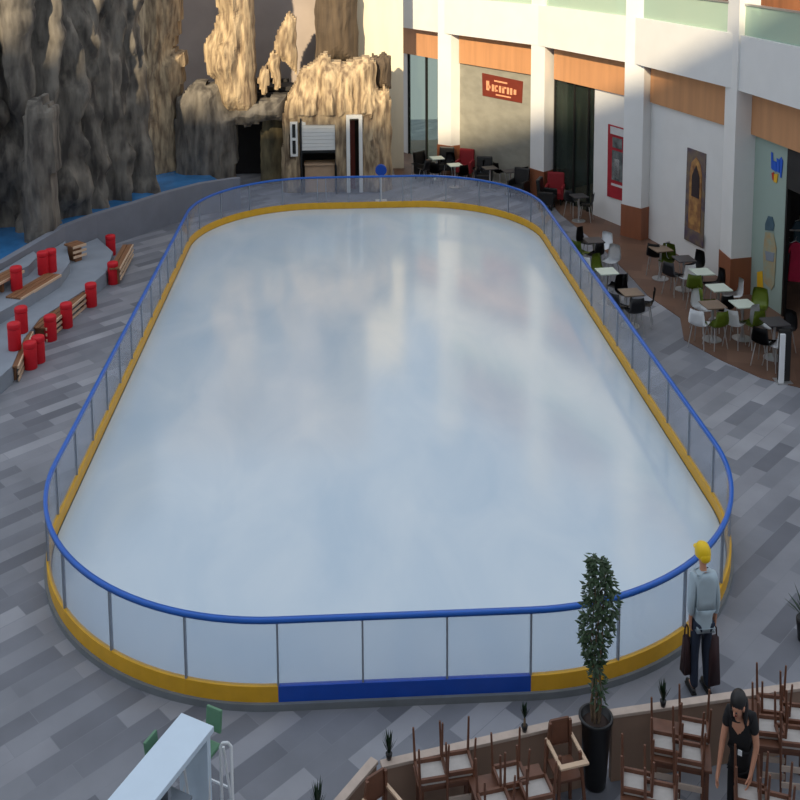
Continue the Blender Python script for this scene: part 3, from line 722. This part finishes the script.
# slim white-faced stand
l = up(781, 383); l.z = .0; r = empty('menu_stand', l, 0, 'slim dark stand with a white upright strip in front of the nearest cafe table', 'stand')
b = MB(); b.box((.07,.06,.5), (.2,.1,.96), bev=.01); b.build('stand_body', 'blackf', r)
b = MB(); b.box((-.01,-.02,.48), (.09,.05,.92), bev=.008); b.build('front_strip', 'whitep', r)
b = MB(); b.box((.05,.04,.012), (.28,.24,.024)); b.build('base_plate', 'chrome', r)
# far cafe by the back columns
def armchair(m, name='armchair'):
    r = empty(name, (0,0,0), 0, '', 'armchair')
    b = MB(); b.box((0,.02,.28), (.44,.46,.20), bev=.03); b.build('seat', m, r)
    b = MB(); b.box((0,-.2,.58), (.5,.12,.62), rx=.1, bev=.04); b.build('backrest', m, r)
    for s in (-1, 1):
        b = MB(); b.box((s*.24,.02,.36), (.08,.46,.38), bev=.03); b.build('armrest', m, r)
        for t in (-1, 1):
            b = MB(); b.cyl((s*.18,t*.17,.2),(s*.2,t*.19,0), .02, .015, 8); b.build('leg', 'blackf', r)
    return r
ac = {}
for m, p, rz, lab, sc in (('redk',(465,162),2.7,'dark red armchair right of the far column with the orange base',1),('redk',(555,187),2.8,'dark red armchair beside the column left of the dark shop window',1.0),
                      ('blackf',(547,192),-2.0,'black armchair left of the dark red one beside the column',1),
                      ('blackf',(424,164),-2.4,'black armchair by the far shop window, farthest left of the far cafe',1),('blackf',(446,160),2.9,'black armchair right in front of the far column base',1),
                      ('blackf',(484,170),2.9,'black armchair below the left end of the shutter wall',1),('blackf',(519,182),2.5,'black armchair below the right end of the shutter wall',1)):
    l = up(p[0], p[1], .5); l.z = .012
    if m not in ac: ac[m] = o = armchair(m); o.location = l; o.rotation_euler = (0,0,rz); o['label'] = lab
    else: dup(ac[m], l, rz, lab)
for m, p, rz, lab in (('black',(425,165),.5,'black chair by the far shop window, leftmost of the far cafe'),('black',(436,168),-.4,'black chair in front of the pale table at the far column'),('black',(449,160),2.8,'black chair between the two pale far tables'),('black',(462,170),.2,'black chair right of the second pale far table'),
    ('black',(478,165),1.2,'black chair below the shutter wall, leftmost of three'),('black',(500,168),-1,'black chair below the shutter wall, middle of three'),('black',(521,172),.6,'black chair below the shutter wall, rightmost of three'),
    ('black',(572,196),-.8,'black chair left of the dark shop window table'),('black',(586,200),1.1,'black chair right of the dark shop window table'),('black',(418,160),2.4,'black chair half hidden by the far shop window')):
    l = up(p[0], p[1], .6); l.z = .012; dup(protos[('c','black')], l, rz, lab, 'chairs of the far cafe')
for m, p, lab in (('whitet',(437,158),'pale table at the foot of the far column'),('whitet',(455,165),'pale table right of the far column in front of the dark red armchair'),('darkt',(490,168),'dark table below the shutter wall'),('darkt',(510,171),'dark table below the shutter wall, the right one'),('darkt',(579,196),'dark table in front of the dark shop window')):
    l = up(p[0], p[1], .73); l.z = .012; dup(protos[('t', m)], l, .2, lab, 'tables of the far cafe')
# blue round drum on a white stand behind the far rail
l = up(381, 171, .95); l.z = 0; r = empty('round_sign', l, 0, 'round blue disc on a white stand behind the far rink rail', 'sign')
b = MB(); b.cyl((0,-.05,.98),(0,.05,.98), .17, n=24); b.build('disc', 'bluek', r)
b = MB(); b.cyl((0,0,.0),(0,0,.82), .025); b.box((0,0,.02), (.34,.3,.04)); b.build('stand', 'frame', r)
# ---------------------------------------------------------------- bar counter at bottom left
CZ = 1.08
tl, tr, b2, b1 = up(181.5,712.5,CZ), up(214,726,CZ), up(140,818,CZ), up(85,818,CZ)
u = (tr-tl); wd = u.length; u.normalize(); v = (b1-tl); v = v - u*v.dot(u); ln = 2.2; v.normalize()
cc = tl+u*wd/2; rz = math.atan2(u.y, u.x)
r = empty('bar_counter', (cc.x, cc.y, 0), rz, 'white bar counter with open shelves at the bottom left', 'counter')
b = MB(); b.box((0,-ln/2,CZ-.03), (wd,ln,.06), bev=.006); b.build('counter_top', 'white', r)
b = MB(); b.box((0,-.06,(CZ-.06)/2), (wd-.04,.05,CZ-.06)); b.build('end_panel', 'white', r)
b = MB(); b.box((-wd/2+.12,-ln/2-.25,(CZ-.06)/2), (.04,ln-.6,CZ-.06)); b.build('back_panel', 'conc', r)
b = MB(); b.box((0.01,-ln/2,.62), (wd-.08,ln-.62,.03)); b.build('shelf', 'conc', r)
b = MB(); b.box((0,-.62,(CZ-.06)/2), (wd-.06,.04,CZ-.06)); b.build('divider', 'conc', r)
RM = Matrix.Rotation(rz, 4, 'Z')
for k, (yy, lab) in enumerate(((-.72,'dark bottle crate on the counter shelf, nearest the open end'),(-.98,'dark bottle crate on the counter shelf, behind the first'))):
    p = Vector((cc.x, cc.y, 0)) + RM @ Vector((wd/2-.13, yy, .636)); g = empty('storage_crate', p, rz, lab, 'crate', 'dark crates on the counter shelf')
    b = MB(); b.box((0,0,.01), (.2,.2,.02)); 
    for s in (-1, 1): b.box((s*.095,0,.12), (.012,.2,.22)); b.box((0,s*.095,.12), (.2,.012,.22))
    b.build('crate_box', 'blackf', g); b = MB(); b.box((.103,0,.15), (.006,.1,.06)); b.build('label_plate', 'whitep', g)
# white railing loop at its right
p = up(222, 745, .9); r = empty('bar_stool', (p.x+.02, p.y, 0), 0, 'white tubular frame standing at the right end of the bar counter', 'frame'); r.name = 'tubular_frame'
b = MB(); b.tube([(-.05,.1,0),(-.05,.1,.79),(-.03,.1,.83),(.02,.1,.83),(.05,.1,.79),(.09,-.2,0)], .014, 8); b.build('tube', 'whitep', r)
# green backed bar stools
def gstool():
    r = empty('bar_stool', (0,0,0), 0, '', 'bar stool', 'green bar stools at the white counter')
    b = MB(); b.box((0,0,.72), (.2,.22,.04), bev=.015); b.build('seat', 'greens', r)
    b = MB(); b.box((0,-.15,.92), (.17,.03,.22), rx=.12, bev=.012); b.build('backrest', 'greens', r)
    for s in (-1, 1):
        for t in (-1, 1):
            b = MB(); b.cyl((s*.12,t*.12,.7),(s*.17,t*.17,0), .013, .011, 8); b.build('leg', 'whitep', r)
    b = MB(); b.box((0,.16,.25), (.3,.015,.02)); b.box((0,-.16,.25), (.3,.015,.02)); b.build('footrest', 'whitep', r)
    return r
g = gstool(); l = up(166, 738, CZ)-u*.02; g.location = (l.x, l.y, 0); g.rotation_euler = (0,0,rz-R90); g['label'] = 'green bar stool left of the white counter'
l = up(205, 724, .98)+v*.01; dup(g, (l.x, l.y, 0), rz+pi, 'green bar stool at the far end of the white counter')
# ---------------------------------------------------------------- low wooden partitions
PZ = .72
def partition(p0, p1, lab, z=PZ):
    a = up(*p0, z); c = up(*p1, z); d = c-a; L = d.length; rz = math.atan2(d.y, d.x)
    r = empty('low_partition', ((a.x+c.x)/2, (a.y+c.y)/2, 0), rz, lab, 'partition', 'low brown cafe partitions')
    b = MB(); b.box((0,0,(z-.035)/2), (L,.06,z-.035), bev=.004); b.build('panel', 'part', r)
    b = MB(); b.box((0,0,z-.015), (L+.02,.085,.035), bev=.005); b.build('ledge', 'ledge', r)
    return r
partition((312,832),(374,759.5), 'short slanting brown partition at the left end of the cafe')
partition((382,763.5),(581,717.9), 'brown partition with pale ledge between the slanting one and the black pot')
partition((611,712.5),(835,680), 'brown partition with pale ledge right of the black pot')
# black pot with slender tree
l = up(594.5, 784); 
r = empty('plant_pot', l, 0, 'tall black tapered pot standing between two brown partitions', 'plant pot')
b = MB(); b.lathe([(0,0),(.10,0),(.108,.02),(.15,.68),(.165,.70),(.165,.735),(.15,.74),(.142,.735),(.138,.66),(0,.66)], n=32); b.build('pot_body', 'pot', r, True)
b = MB(); b.lathe([(0,.655),(.138,.655),(.1,.675),(0,.68)], n=24); b.build('soil', 'soil', r)
ztree = .66
tr_ = empty('potted_tree', l+Vector((0,0,.68)), 0, 'slender leafy green tree growing from the tall black pot', 'tree')
b = MB(); stems = []
for k in range(6):
    a = k*1.05; x0, y0 = .035*cos(a), .035*sin(a); pts = [Vector((x0, y0, -.02))]
    for j in range(1, 10):
        z = j*.175; pts.append(Vector((x0*(1+j*.08)+.012*sin(j*1.7+k), y0*(1+j*.08)+.012*cos(j*1.3+k*2), z)))
    stems.append(pts)
    for j, (p, q) in enumerate(zip(pts[:-1], pts[1:])): b.cyl(p, q, .011-.0009*j, .0101-.0009*j, 6)
stm = b.build('stem', 'bark', tr_)
b = MB()
for k in range(1450):
    s = random.choice(stems); zt2 = random.random()**.72; z = .15+zt2*1.56
    fw = (.045 if z < .6 else .045+.088*min(1, (z-.6)/.35)) * (1 if z < 1.4 else max(.35, 1-(z-1.4)/.42))
    if z < .62 and random.random() < .6: continue
    a = random.random()*2*pi; rr = fw*math.sqrt(random.random())*1.15; c = Vector((rr*cos(a)+.03*sin(z*6), rr*sin(a), z))
    L_ = random.uniform(.05,.085); wv = L_*.24; a2 = a+random.uniform(-.9,.9); tilt = random.uniform(-1.1,.5)
    d = Vector((cos(a2)*cos(tilt), sin(a2)*cos(tilt), sin(tilt))); sd_ = Vector((-sin(a2), cos(a2), random.uniform(-.4,.4))).normalized(); nn = d.cross(sd_)*.006
    b._add([c, c+d*L_*.5+sd_*wv-nn, c+d*L_, c+d*L_*.5-sd_*wv-nn, c+d*L_*.5+nn], [(0,1,4),(1,2,4),(2,3,4),(3,0,4)])
b.build('foliage', 'leaf', stm)
# small spiky plants on the ledges
def ledge_plant(px, top, lab, zb=PZ+.0035, hpx=None, stemh=0):
    l = up(px[0], px[1], zb); l.z = zb; h = top; r = empty('spiky_plant', l, 0, lab, 'plant')
    b = MB(); b.lathe([(0,0),(.022,0),(.032,.06),(.028,.06),(.026,.05),(0,.05)], n=14); b.build('pot', 'pot', r, True)
    if stemh: b = MB(); b.cyl((0,0,.045),(0,0,stemh+.05), .012, .010, 8); b.build('stem', 'bark', r)
    b = MB(); z0 = .05+stemh
    for k in range(26):
        a = k*2.4; t = .10+.38*(k % 7)/7; L_ = (h-z0)*random.uniform(.75,1); d = Vector((sin(t)*cos(a), sin(t)*sin(a), cos(t))); sd_ = Vector((-sin(a), cos(a), 0))
        c = Vector((0,0,z0)); b._add([c-sd_*.004, c+sd_*.004, c+d*L_*.55+sd_*.009, c+d*L_, c+d*L_*.55-sd_*.009], [(0,1,2,3,4)])
    b.build('foliage', 'leafd', r); return r
ledge_plant((389,759), .30, 'small spiky plant on the partition ledge at its left end')
ledge_plant((524.5,731), .30, 'small dark spiky plant on the partition ledge left of the black pot', stemh=.08)
ledge_plant((663,706), .28, 'small upright green plant on the ledge of the right partition')
ledge_plant((318,816), .34, 'dark spiky plant at the lower edge on the slanting partition')
# ---------------------------------------------------------------- upturned chairs on wooden tables
def up_chair():
    """chair turned upside down: seat lies on the table top, legs point up, back hangs down in front"""
    r = empty('upturned_chair', (0,0,0), 0, '', 'chair', 'upturned wooden chairs on the cafe tables'); w_, d_ = .125, .105
    b = MB(); b.box((0,0,.02), (w_*2,d_*2,.036), bev=.01); b.build('seat', 'cushion', r)
    b = MB()
    for s in (-1, 1): b.box((s*w_,0,.055), (.022,d_*2,.04)); b.box((0,s*d_,.055), (w_*2,.022,.04))
    b.build('seat_frame', 'chairw', r)
    for s in (-1, 1):
        for t in (-1, 1):
            b = MB(); b.cyl((s*w_, t*d_, .03), (s*(w_+.012), t*(d_+.018), .385), .0135, .0095, 8); b.build('leg', 'chairw', r)
        b = MB(); b.cyl((s*w_, -d_-.004, .05), (s*w_*.96, -d_-.05, -.40), .0125, .011, 8); b.build('back_post', 'chairw', r)
    for z in (-.17, -.32):
        b = MB(); b.box((0, -d_-.015+z*.12, z), (w_*1.9, .014, .055)); b.build('back_slat', 'ledge', r)
    return r
def wood_table(L, D):
    r = empty('wooden_table', (0,0,0), 0, '', 'table', 'wooden cafe tables carrying upturned chairs'); z = .72
    b = MB(); b.box((0,0,z-.015), (L,D,.03), bev=.006); b.build('table_top', 'chairw', r)
    b = MB()
    for s in (-1, 1): b.box((0,s*(D/2-.04),z-.06), (L-.08,.018,.06)); b.box((s*(L/2-.04),0,z-.06), (.018,D-.08,.06))
    b.build('apron', 'chairw', r)
    for s in (-1, 1):
        for t in (-1, 1):
            b = MB(); b.box((s*(L/2-.04),t*(D/2-.04),(z-.03)/2), (.035,.035,z-.03)); b.build('leg', 'chairw', r)
    return r
clusters = [
 ('left of the row', .13, [((431,771),'left one of two upturned chairs on the leftmost table'), ((457.5,764),'right one of two upturned chairs on the leftmost table')]),
 ('second', .18, [((510,776),'farthest upturned chair on the table left of the high chair'), ((536,789),'right upturned chair on the table left of the high chair'), ((495,803),'nearest-left upturned chair on the table left of the high chair')]),
 ('third', -.3, [((666,744),'left upturned chair on the table below the small green plant'), ((694,730),'farthest upturned chair on the table below the small green plant'), ((688,754),'nearest upturned chair on the table below the small green plant')]),
 ('fourth', -.3, [((637,783),'left upturned chair on the table right of the black pot'), ((660,795),'right upturned chair on the table right of the black pot')]),
 ('fifth', -.2, [((773,706),'far left upturned chair on the table at the right edge'), ((797,715),'far right upturned chair on the table at the right edge'), ((769,727),'near left upturned chair on the table at the right edge'), ((792,737),'near right upturned chair on the table at the right edge')]),
 ('sixth', -.35, [((751,795),'upturned chair on the table below the woman in black'),((775,806),'upturned chair at the bottom edge right of the woman in black')])]
tl_ = ['wooden table under two upturned chairs, leftmost of the cafe', 'wooden table under three upturned chairs left of the high chair', 'wooden table under three upturned chairs below the small green plant', 'wooden table under two upturned chairs right of the black pot', 'wooden table under four upturned chairs at the right edge', 'wooden table under two upturned chairs at the bottom right']
pc = None
for ci, (_, rz, chs) in enumerate(clusters):
    P = [up(p[0], p[1], .76) for p, _ in chs]; cs_, sn_ = cos(rz), sin(rz)
    Lx = [p.x*cs_+p.y*sn_ for p in P]; Ly = [-p.x*sn_+p.y*cs_ for p in P]
    x0, x1, y0, y1 = min(Lx)-.14, max(Lx)+.14, min(Ly)-.10, max(Ly)+.11
    lx, ly = (x0+x1)/2, (y0+y1)/2; t = wood_table(x1-x0, y1-y0); t.location = (lx*cs_-ly*sn_, lx*sn_+ly*cs_, 0); t.rotation_euler = (0,0,rz); t['label'] = tl_[ci]
    for k, (p, (_, lab)) in enumerate(zip(P, chs)):
        q = (p.x, p.y, .7205)
        # chairs away from the front edge face the far side so that the back clears the table
        rr = rz if Ly[k] < y0+.2 else rz+pi
        if ci == 5: rr = rz
        if pc is None: pc = up_chair(); pc.location = q; pc.rotation_euler = (0,0,rr); pc['label'] = lab
        else: dup(pc, q, rr, lab)
def high_chair():
    r = empty('high_chair', (0,0,0), 0, '', 'high chair', 'wooden high chairs')
    b = MB(); b.box((0,0,.52), (.24,.26,.03), bev=.006); b.build('seat', 'chairw', r)
    for s in (-1, 1):
        for t in (-1, 1):
            b = MB(); b.beam((s*.10,t*.11,.78 if t < 0 else .92), (s*.15,t*.19,0), .026, .026); b.build('leg', 'chairw', r)
        b = MB(); b.beam((s*.125,.14,.74),(s*.125,-.2,.74), .03, .022); b.build('armrest', 'woodp', r)
    b = MB(); b.box((0,.13,.80), (.20,.018,.26), bev=.02); b.build('backrest', 'signr' if False else 'chairw', r)
    b = MB(); b.box((0,-.2,.745), (.28,.05,.022), bev=.004); b.build('front_bar', 'woodp', r)
    b = MB(); b.box((0,-.16,.28), (.26,.02,.04)); b.box((0,.14,.28), (.24,.02,.04)); b.build('stretcher', 'chairw', r)
    return r
hc = high_chair(); l = up(565, 742, .8); hc.location = (l.x, l.y, 0); hc.rotation_euler = (0,0,.2); hc['label'] = 'wooden high chair left of the black pot'
l = up(376, 797, .8); dup(hc, (l.x+.07, l.y-.0, 0), .6, 'wooden high chair behind the slanting partition at the bottom')
# ---------------------------------------------------------------- people
def skin_mesh(name, V, E, R, m, parent, sub=2, sx=1.0, extra=None, mats=None, root=0):
    me = bpy.data.meshes.new(name); me.from_pydata(V, E, []); me.update(); o = bpy.data.objects.new(name, me); COL.objects.link(o)
    md = o.modifiers.new('s', 'SKIN'); md.use_smooth_shade = True
    for i, d in enumerate(me.skin_vertices[0].data):
        r = R[i]; d.radius = (r, r) if not isinstance(r, tuple) else r; d.use_root = (i == root)
    o.modifiers.new('u', 'SUBSURF').levels = sub
    dg = bpy.context.evaluated_depsgraph_get(); dg.update(); ev = o.evaluated_get(dg); nm = bpy.data.meshes.new_from_object(ev)
    bpy.data.objects.remove(o); bpy.data.meshes.remove(me)
    b = MB(); b.bm.from_mesh(nm); bpy.data.meshes.remove(nm)
    if extra: extra(b)
    for v in b.bm.verts: v.co.x *= sx
    ob = b.build(name, mats or m, parent, True); return ob
def person(root, J, sx, skinonly, head_tilt=(0,0), faceY=1, mats=('skin','blackf','redk')):
    """J: joint dictionary; builds one continuous body with head, face and five-fingered hands"""
    V = []; E = []; R = []
    def add(p, r, prev=None):
        V.append(tuple(p)); R.append(r); k = len(V)-1
        if prev is not None: E.append((prev, k))
        return k
    pel = add(J['pelvis'], (.115,.09)); ab = add(J['waist'], (.11,.085), pel); ch = add(J['chest'], (.135,.095), ab); nb = add(J['neckb'], .055, ch); hd0 = add(J['neck'], .048, nb); hd1 = add(J['jaw'], .062, hd0); hd2 = add(J['head'], (.078,.09), hd1); add(J['crown'], .066, hd2)
    for s in ('L', 'R'):
        h = add(J['hip'+s], .08, pel); k = add(J['knee'+s], .056, h); a = add(J['ank'+s], .04, k); add(J['toe'+s], .035, a)
        sh = add(J['sho'+s], .055, ch); e = add(J['elb'+s], .040, sh); w_ = add(J['wri'+s], .026, e)
        wv, ev = Vector(J['wri'+s]), Vector(J['elb'+s]); d = (wv-ev).normalized(); side = d.cross(Vector((1,0,0))).normalized()
        if side.y < 0: side = -side
        pm = add(wv+d*.05, .030, w_); kn = wv+d*.085; inn = Vector((1 if s == 'L' else -1, 0, 0))
        for f in range(4):
            off = side*(-.027+.018*f); L_ = (.055,.068,.072,.062)[f]; a0 = add(kn+off, .0095, pm); a1 = add(kn+off+d*L_*.55+inn*.006, .0085, a0); add(kn+off+d*L_*.85+inn*.028, .0075, a1)
        t0 = add(wv+d*.03+side*.035+inn*.008, .011, w_); t1 = add(wv+d*.065+side*.05+inn*.02, .0095, t0); add(wv+d*.09+side*.045+inn*.032, .008, t1)
    def face(b):
        hc_ = Vector(J['head']); f = Vector(J['face']).normalized(); x = f.cross(Vector((0,0,1))).normalized(); upd = x.cross(f)
        if upd.z < 0: upd = -upd
        b.ell(hc_+f*.088-upd*.02, (.012,.016,.022), 8, 6)
        for s in (-1, 1):
            b.ell(hc_+x*s*.082-upd*.015, (.012,.02,.03), 8, 6)
            b.mi = 1; b.ell(hc_+f*.080+x*s*.032+upd*.005, (.012,.008,.007), 8, 6); b.mi = 0
        b.mi = 2; b.ell(hc_+f*.08-upd*.055, (.022,.008,.006), 8, 6); b.mi = 0
    return skin_mesh('body', V, E, R, 'skin', root, 2, sx, face, list(mats))
# man with yellow cap, seen from behind
l = up(699.5, 691); man = empty('person', l, rad(3), 'man in pale grey shirt and yellow cap at the rink, holding two dark bags', 'person')
man.scale = (1,1,.955)
SXM = .68
J = dict(pelvis=(0,0,.92), waist=(0,.0,1.08), chest=(0,-.01,1.3), neckb=(0,0,1.48), neck=(0,.015,1.54), jaw=(0,.03,1.60), head=(0,.035,1.68), crown=(0,.03,1.745), face=(.15,1,-.1),
 hipL=(-.085,0,.88), kneeL=(-.10,.02,.48), ankL=(-.11,-.02,.09), toeL=(-.13,.12,.035), hipR=(.085,0,.88), kneeR=(.10,.02,.48), ankR=(.12,-.02,.09), toeR=(.15,.12,.035),
 shoL=(-.165,-.01,1.42), elbL=(-.205,-.03,1.14), wriL=(-.19,.0,.90), shoR=(.165,-.01,1.42), elbR=(.215,-.03,1.14), wriR=(.215,.0,.90))
person(man, J, SXM, False)
skin_mesh('shirt', [(0,0,.87), (0,0,.95), J['waist'], J['chest'], (0,0,1.44), (0,.01,1.50), J['shoL'], J['elbL'], (-.195,-.005,.96), J['shoR'], J['elbR'], (.215,-.005,.96)],
  [(0,1),(1,2),(2,3),(3,4),(4,5),(3,6),(6,7),(7,8),(3,9),(9,10),(10,11)], [(.15,.125),(.15,.12),(.145,.115),(.165,.12),.10,.07,.08,.06,.045,.08,.06,.045], 'shirt', man, 2, SXM, root=1)
skin_mesh('trousers', [(0,0,.90), (-.085,0,.84), (-.10,.02,.48), (-.11,-.02,.07), (.085,0,.84), (.10,.02,.48), (.12,-.02,.07)], [(0,1),(1,2),(2,3),(0,4),(4,5),(5,6)], [(.12,.10),.088,.072,.062,.088,.072,.062], 'jean', man, 2, SXM)
for s in (-1, 1):
    b = MB(); b.ell((s*.125*SXM,.04,.045), (.038,.11,.045), 14, 8); b.box((s*.125*SXM,.04,.012), (.06,.20,.024), bev=.008); b.build('shoe', 'blackf', man, True)
b = MB(); b.lathe([(.098,-.04),(.102,0),(.096,.05),(.07,.092),(.035,.112),(0,.117)], (0,0,0), 20)
for v in b.bm.verts: v.co.x *= .8; v.co += Vector((0,.03,1.69))
b.ell((0,-.045,1.665), (.058,.035,.06), 12, 8); cp_ = b.build('cap', 'cap', man, True); b = MB(); b.ell((0,.12,1.69), (.065,.07,.012), 12, 6); b.build('brim', 'cap', cp_, True)
def handbag(p, h, wd, lab):
    r = empty('carrier_bag', p, rad(12), lab, 'bag', 'dark bags held by the man'); b = MB()
    P = [(-wd*.36,-.03,h),(wd*.36,-.03,h),(wd*.36,.03,h),(-wd*.36,.03,h),(-wd*.5,-.055,.0),(wd*.5,-.055,0),(wd*.5,.055,0),(-wd*.5,.055,0)]
    b._add(P, [(3,2,1,0),(4,5,6,7),(0,1,5,4),(1,2,6,5),(2,3,7,6),(3,0,4,7)])
    bmesh.ops.bevel(b.bm, geom=b.bm.edges[:], offset=.012, segments=2, affect='EDGES'); b.build('bag_body', 'bag', r, True)
    b = MB(); b.tube([(-wd*.25,0,h-.01),(-wd*.2,0,h+.09),(0,0,h+.13),(wd*.2,0,h+.09),(wd*.25,0,h-.01)], .008, 6); b.build('handle', 'bag', r); return r
Rm = Matrix.Rotation(rad(3), 4, 'Z')
handbag(l + Rm @ Vector((-.16,.02,.22)), .44, .09, 'long dark maroon bag hanging from the man\'s left hand')
handbag(l + Rm @ Vector((.13,-.02,.10)), .56, .15, 'wider dark brown bag hanging from the man\'s right hand')
# woman in black, facing the viewer and looking down left
l = up(738, 840); wm = empty('person', l, rad(145), 'woman in black clothes with long black hair bending slightly among the upturned chairs', 'person')
SXW = .70
J = dict(pelvis=(0,0,.86), waist=(0,.01,1.0), chest=(.01,.05,1.2), neckb=(.01,.12,1.34), neck=(.01,.15,1.39), jaw=(.01,.19,1.44), head=(.01,.20,1.51), crown=(.01,.19,1.565), face=(.25,1,-.45),
 hipL=(-.08,0,.82), kneeL=(-.09,.02,.45), ankL=(-.10,-.02,.08), toeL=(-.11,.10,.035), hipR=(.08,0,.82), kneeR=(.09,.02,.45), ankR=(.10,-.02,.08), toeR=(.12,.10,.035),
 shoL=(-.14,.05,1.31), elbL=(-.20,.06,1.05), wriL=(-.17,.16,.86), shoR=(.155,.06,1.30), elbR=(.20,.12,1.04), wriR=(.21,.22,.82))
person(wm, J, SXW, False)
skin_mesh('blouse', [(0,0,.80), (0,0,.90), J['waist'], J['chest'], (.01,.09,1.30), (.01,.12,1.35), J['shoL'], (-.175,.055,1.16), J['shoR'], (.18,.09,1.16)],
  [(0,1),(1,2),(2,3),(3,4),(4,5),(3,6),(6,7),(3,8),(8,9)], [(.14,.115),(.14,.115),(.12,.10),(.15,.12),.08,.06,.07,.058,.07,.058], 'blackc', wm, 2, SXW, root=1)
skin_mesh('trousers', [(0,0,.86), (-.08,0,.78), (-.09,.02,.45), (-.10,-.02,.07), (.08,0,.78), (.09,.02,.45), (.10,-.02,.07)], [(0,1),(1,2),(2,3),(0,4),(4,5),(5,6)], [(.125,.10),.09,.066,.055,.09,.066,.055], 'blackc', wm, 2, SXW)
b = MB(); b.ell((.007,.178,1.537), (.068,.095,.085), 16, 10); b.ell((.007,.10,1.40), (.062,.05,.16), 14, 10); b.ell((-.052,.14,1.42), (.022,.045,.14), 10, 8); b.ell((.062,.14,1.42), (.022,.045,.13), 10, 8); b.build('hair', 'hair', wm, True)
b = MB(); b.box((-.02,.165,1.02), (.035,.008,.05)); o = b.build('badge', 'whitep', wm); o['label'] = 'small white badge'
for s in (-1, 1):
    b = MB(); b.ell((s*.105*SXW,.05,.04), (.037,.12,.04), 14, 8); b.build('shoe', 'blackf', wm, True)
# dark leaf tip at the right edge : potted plant standing on the floor
l = up(806, 640); r = empty('floor_plant', l, 0, 'dark leafy plant at the far right edge beyond the man', 'plant')
b = MB(); b.lathe([(0,0),(.09,0),(.12,.26),(.11,.27),(.10,.24),(0,.24)], n=20); b.build('pot', 'pot', r, True)
b = MB()
for k in range(22):
    a = k*2.4; t = .2+.7*(k % 5)/5; L_ = random.uniform(.3,.5); d = Vector((sin(t)*cos(a), sin(t)*sin(a), cos(t))); s_ = Vector((-sin(a), cos(a), 0)); c = Vector((0,0,.24))
    b._add([c-s_*.006, c+s_*.006, c+d*L_*.5+s_*.02, c+d*L_-Vector((0,0,.04)), c+d*L_*.5-s_*.02], [(0,1,2,3,4)])
b.build('foliage', 'leafd', r)
bpy.context.view_layer.update()
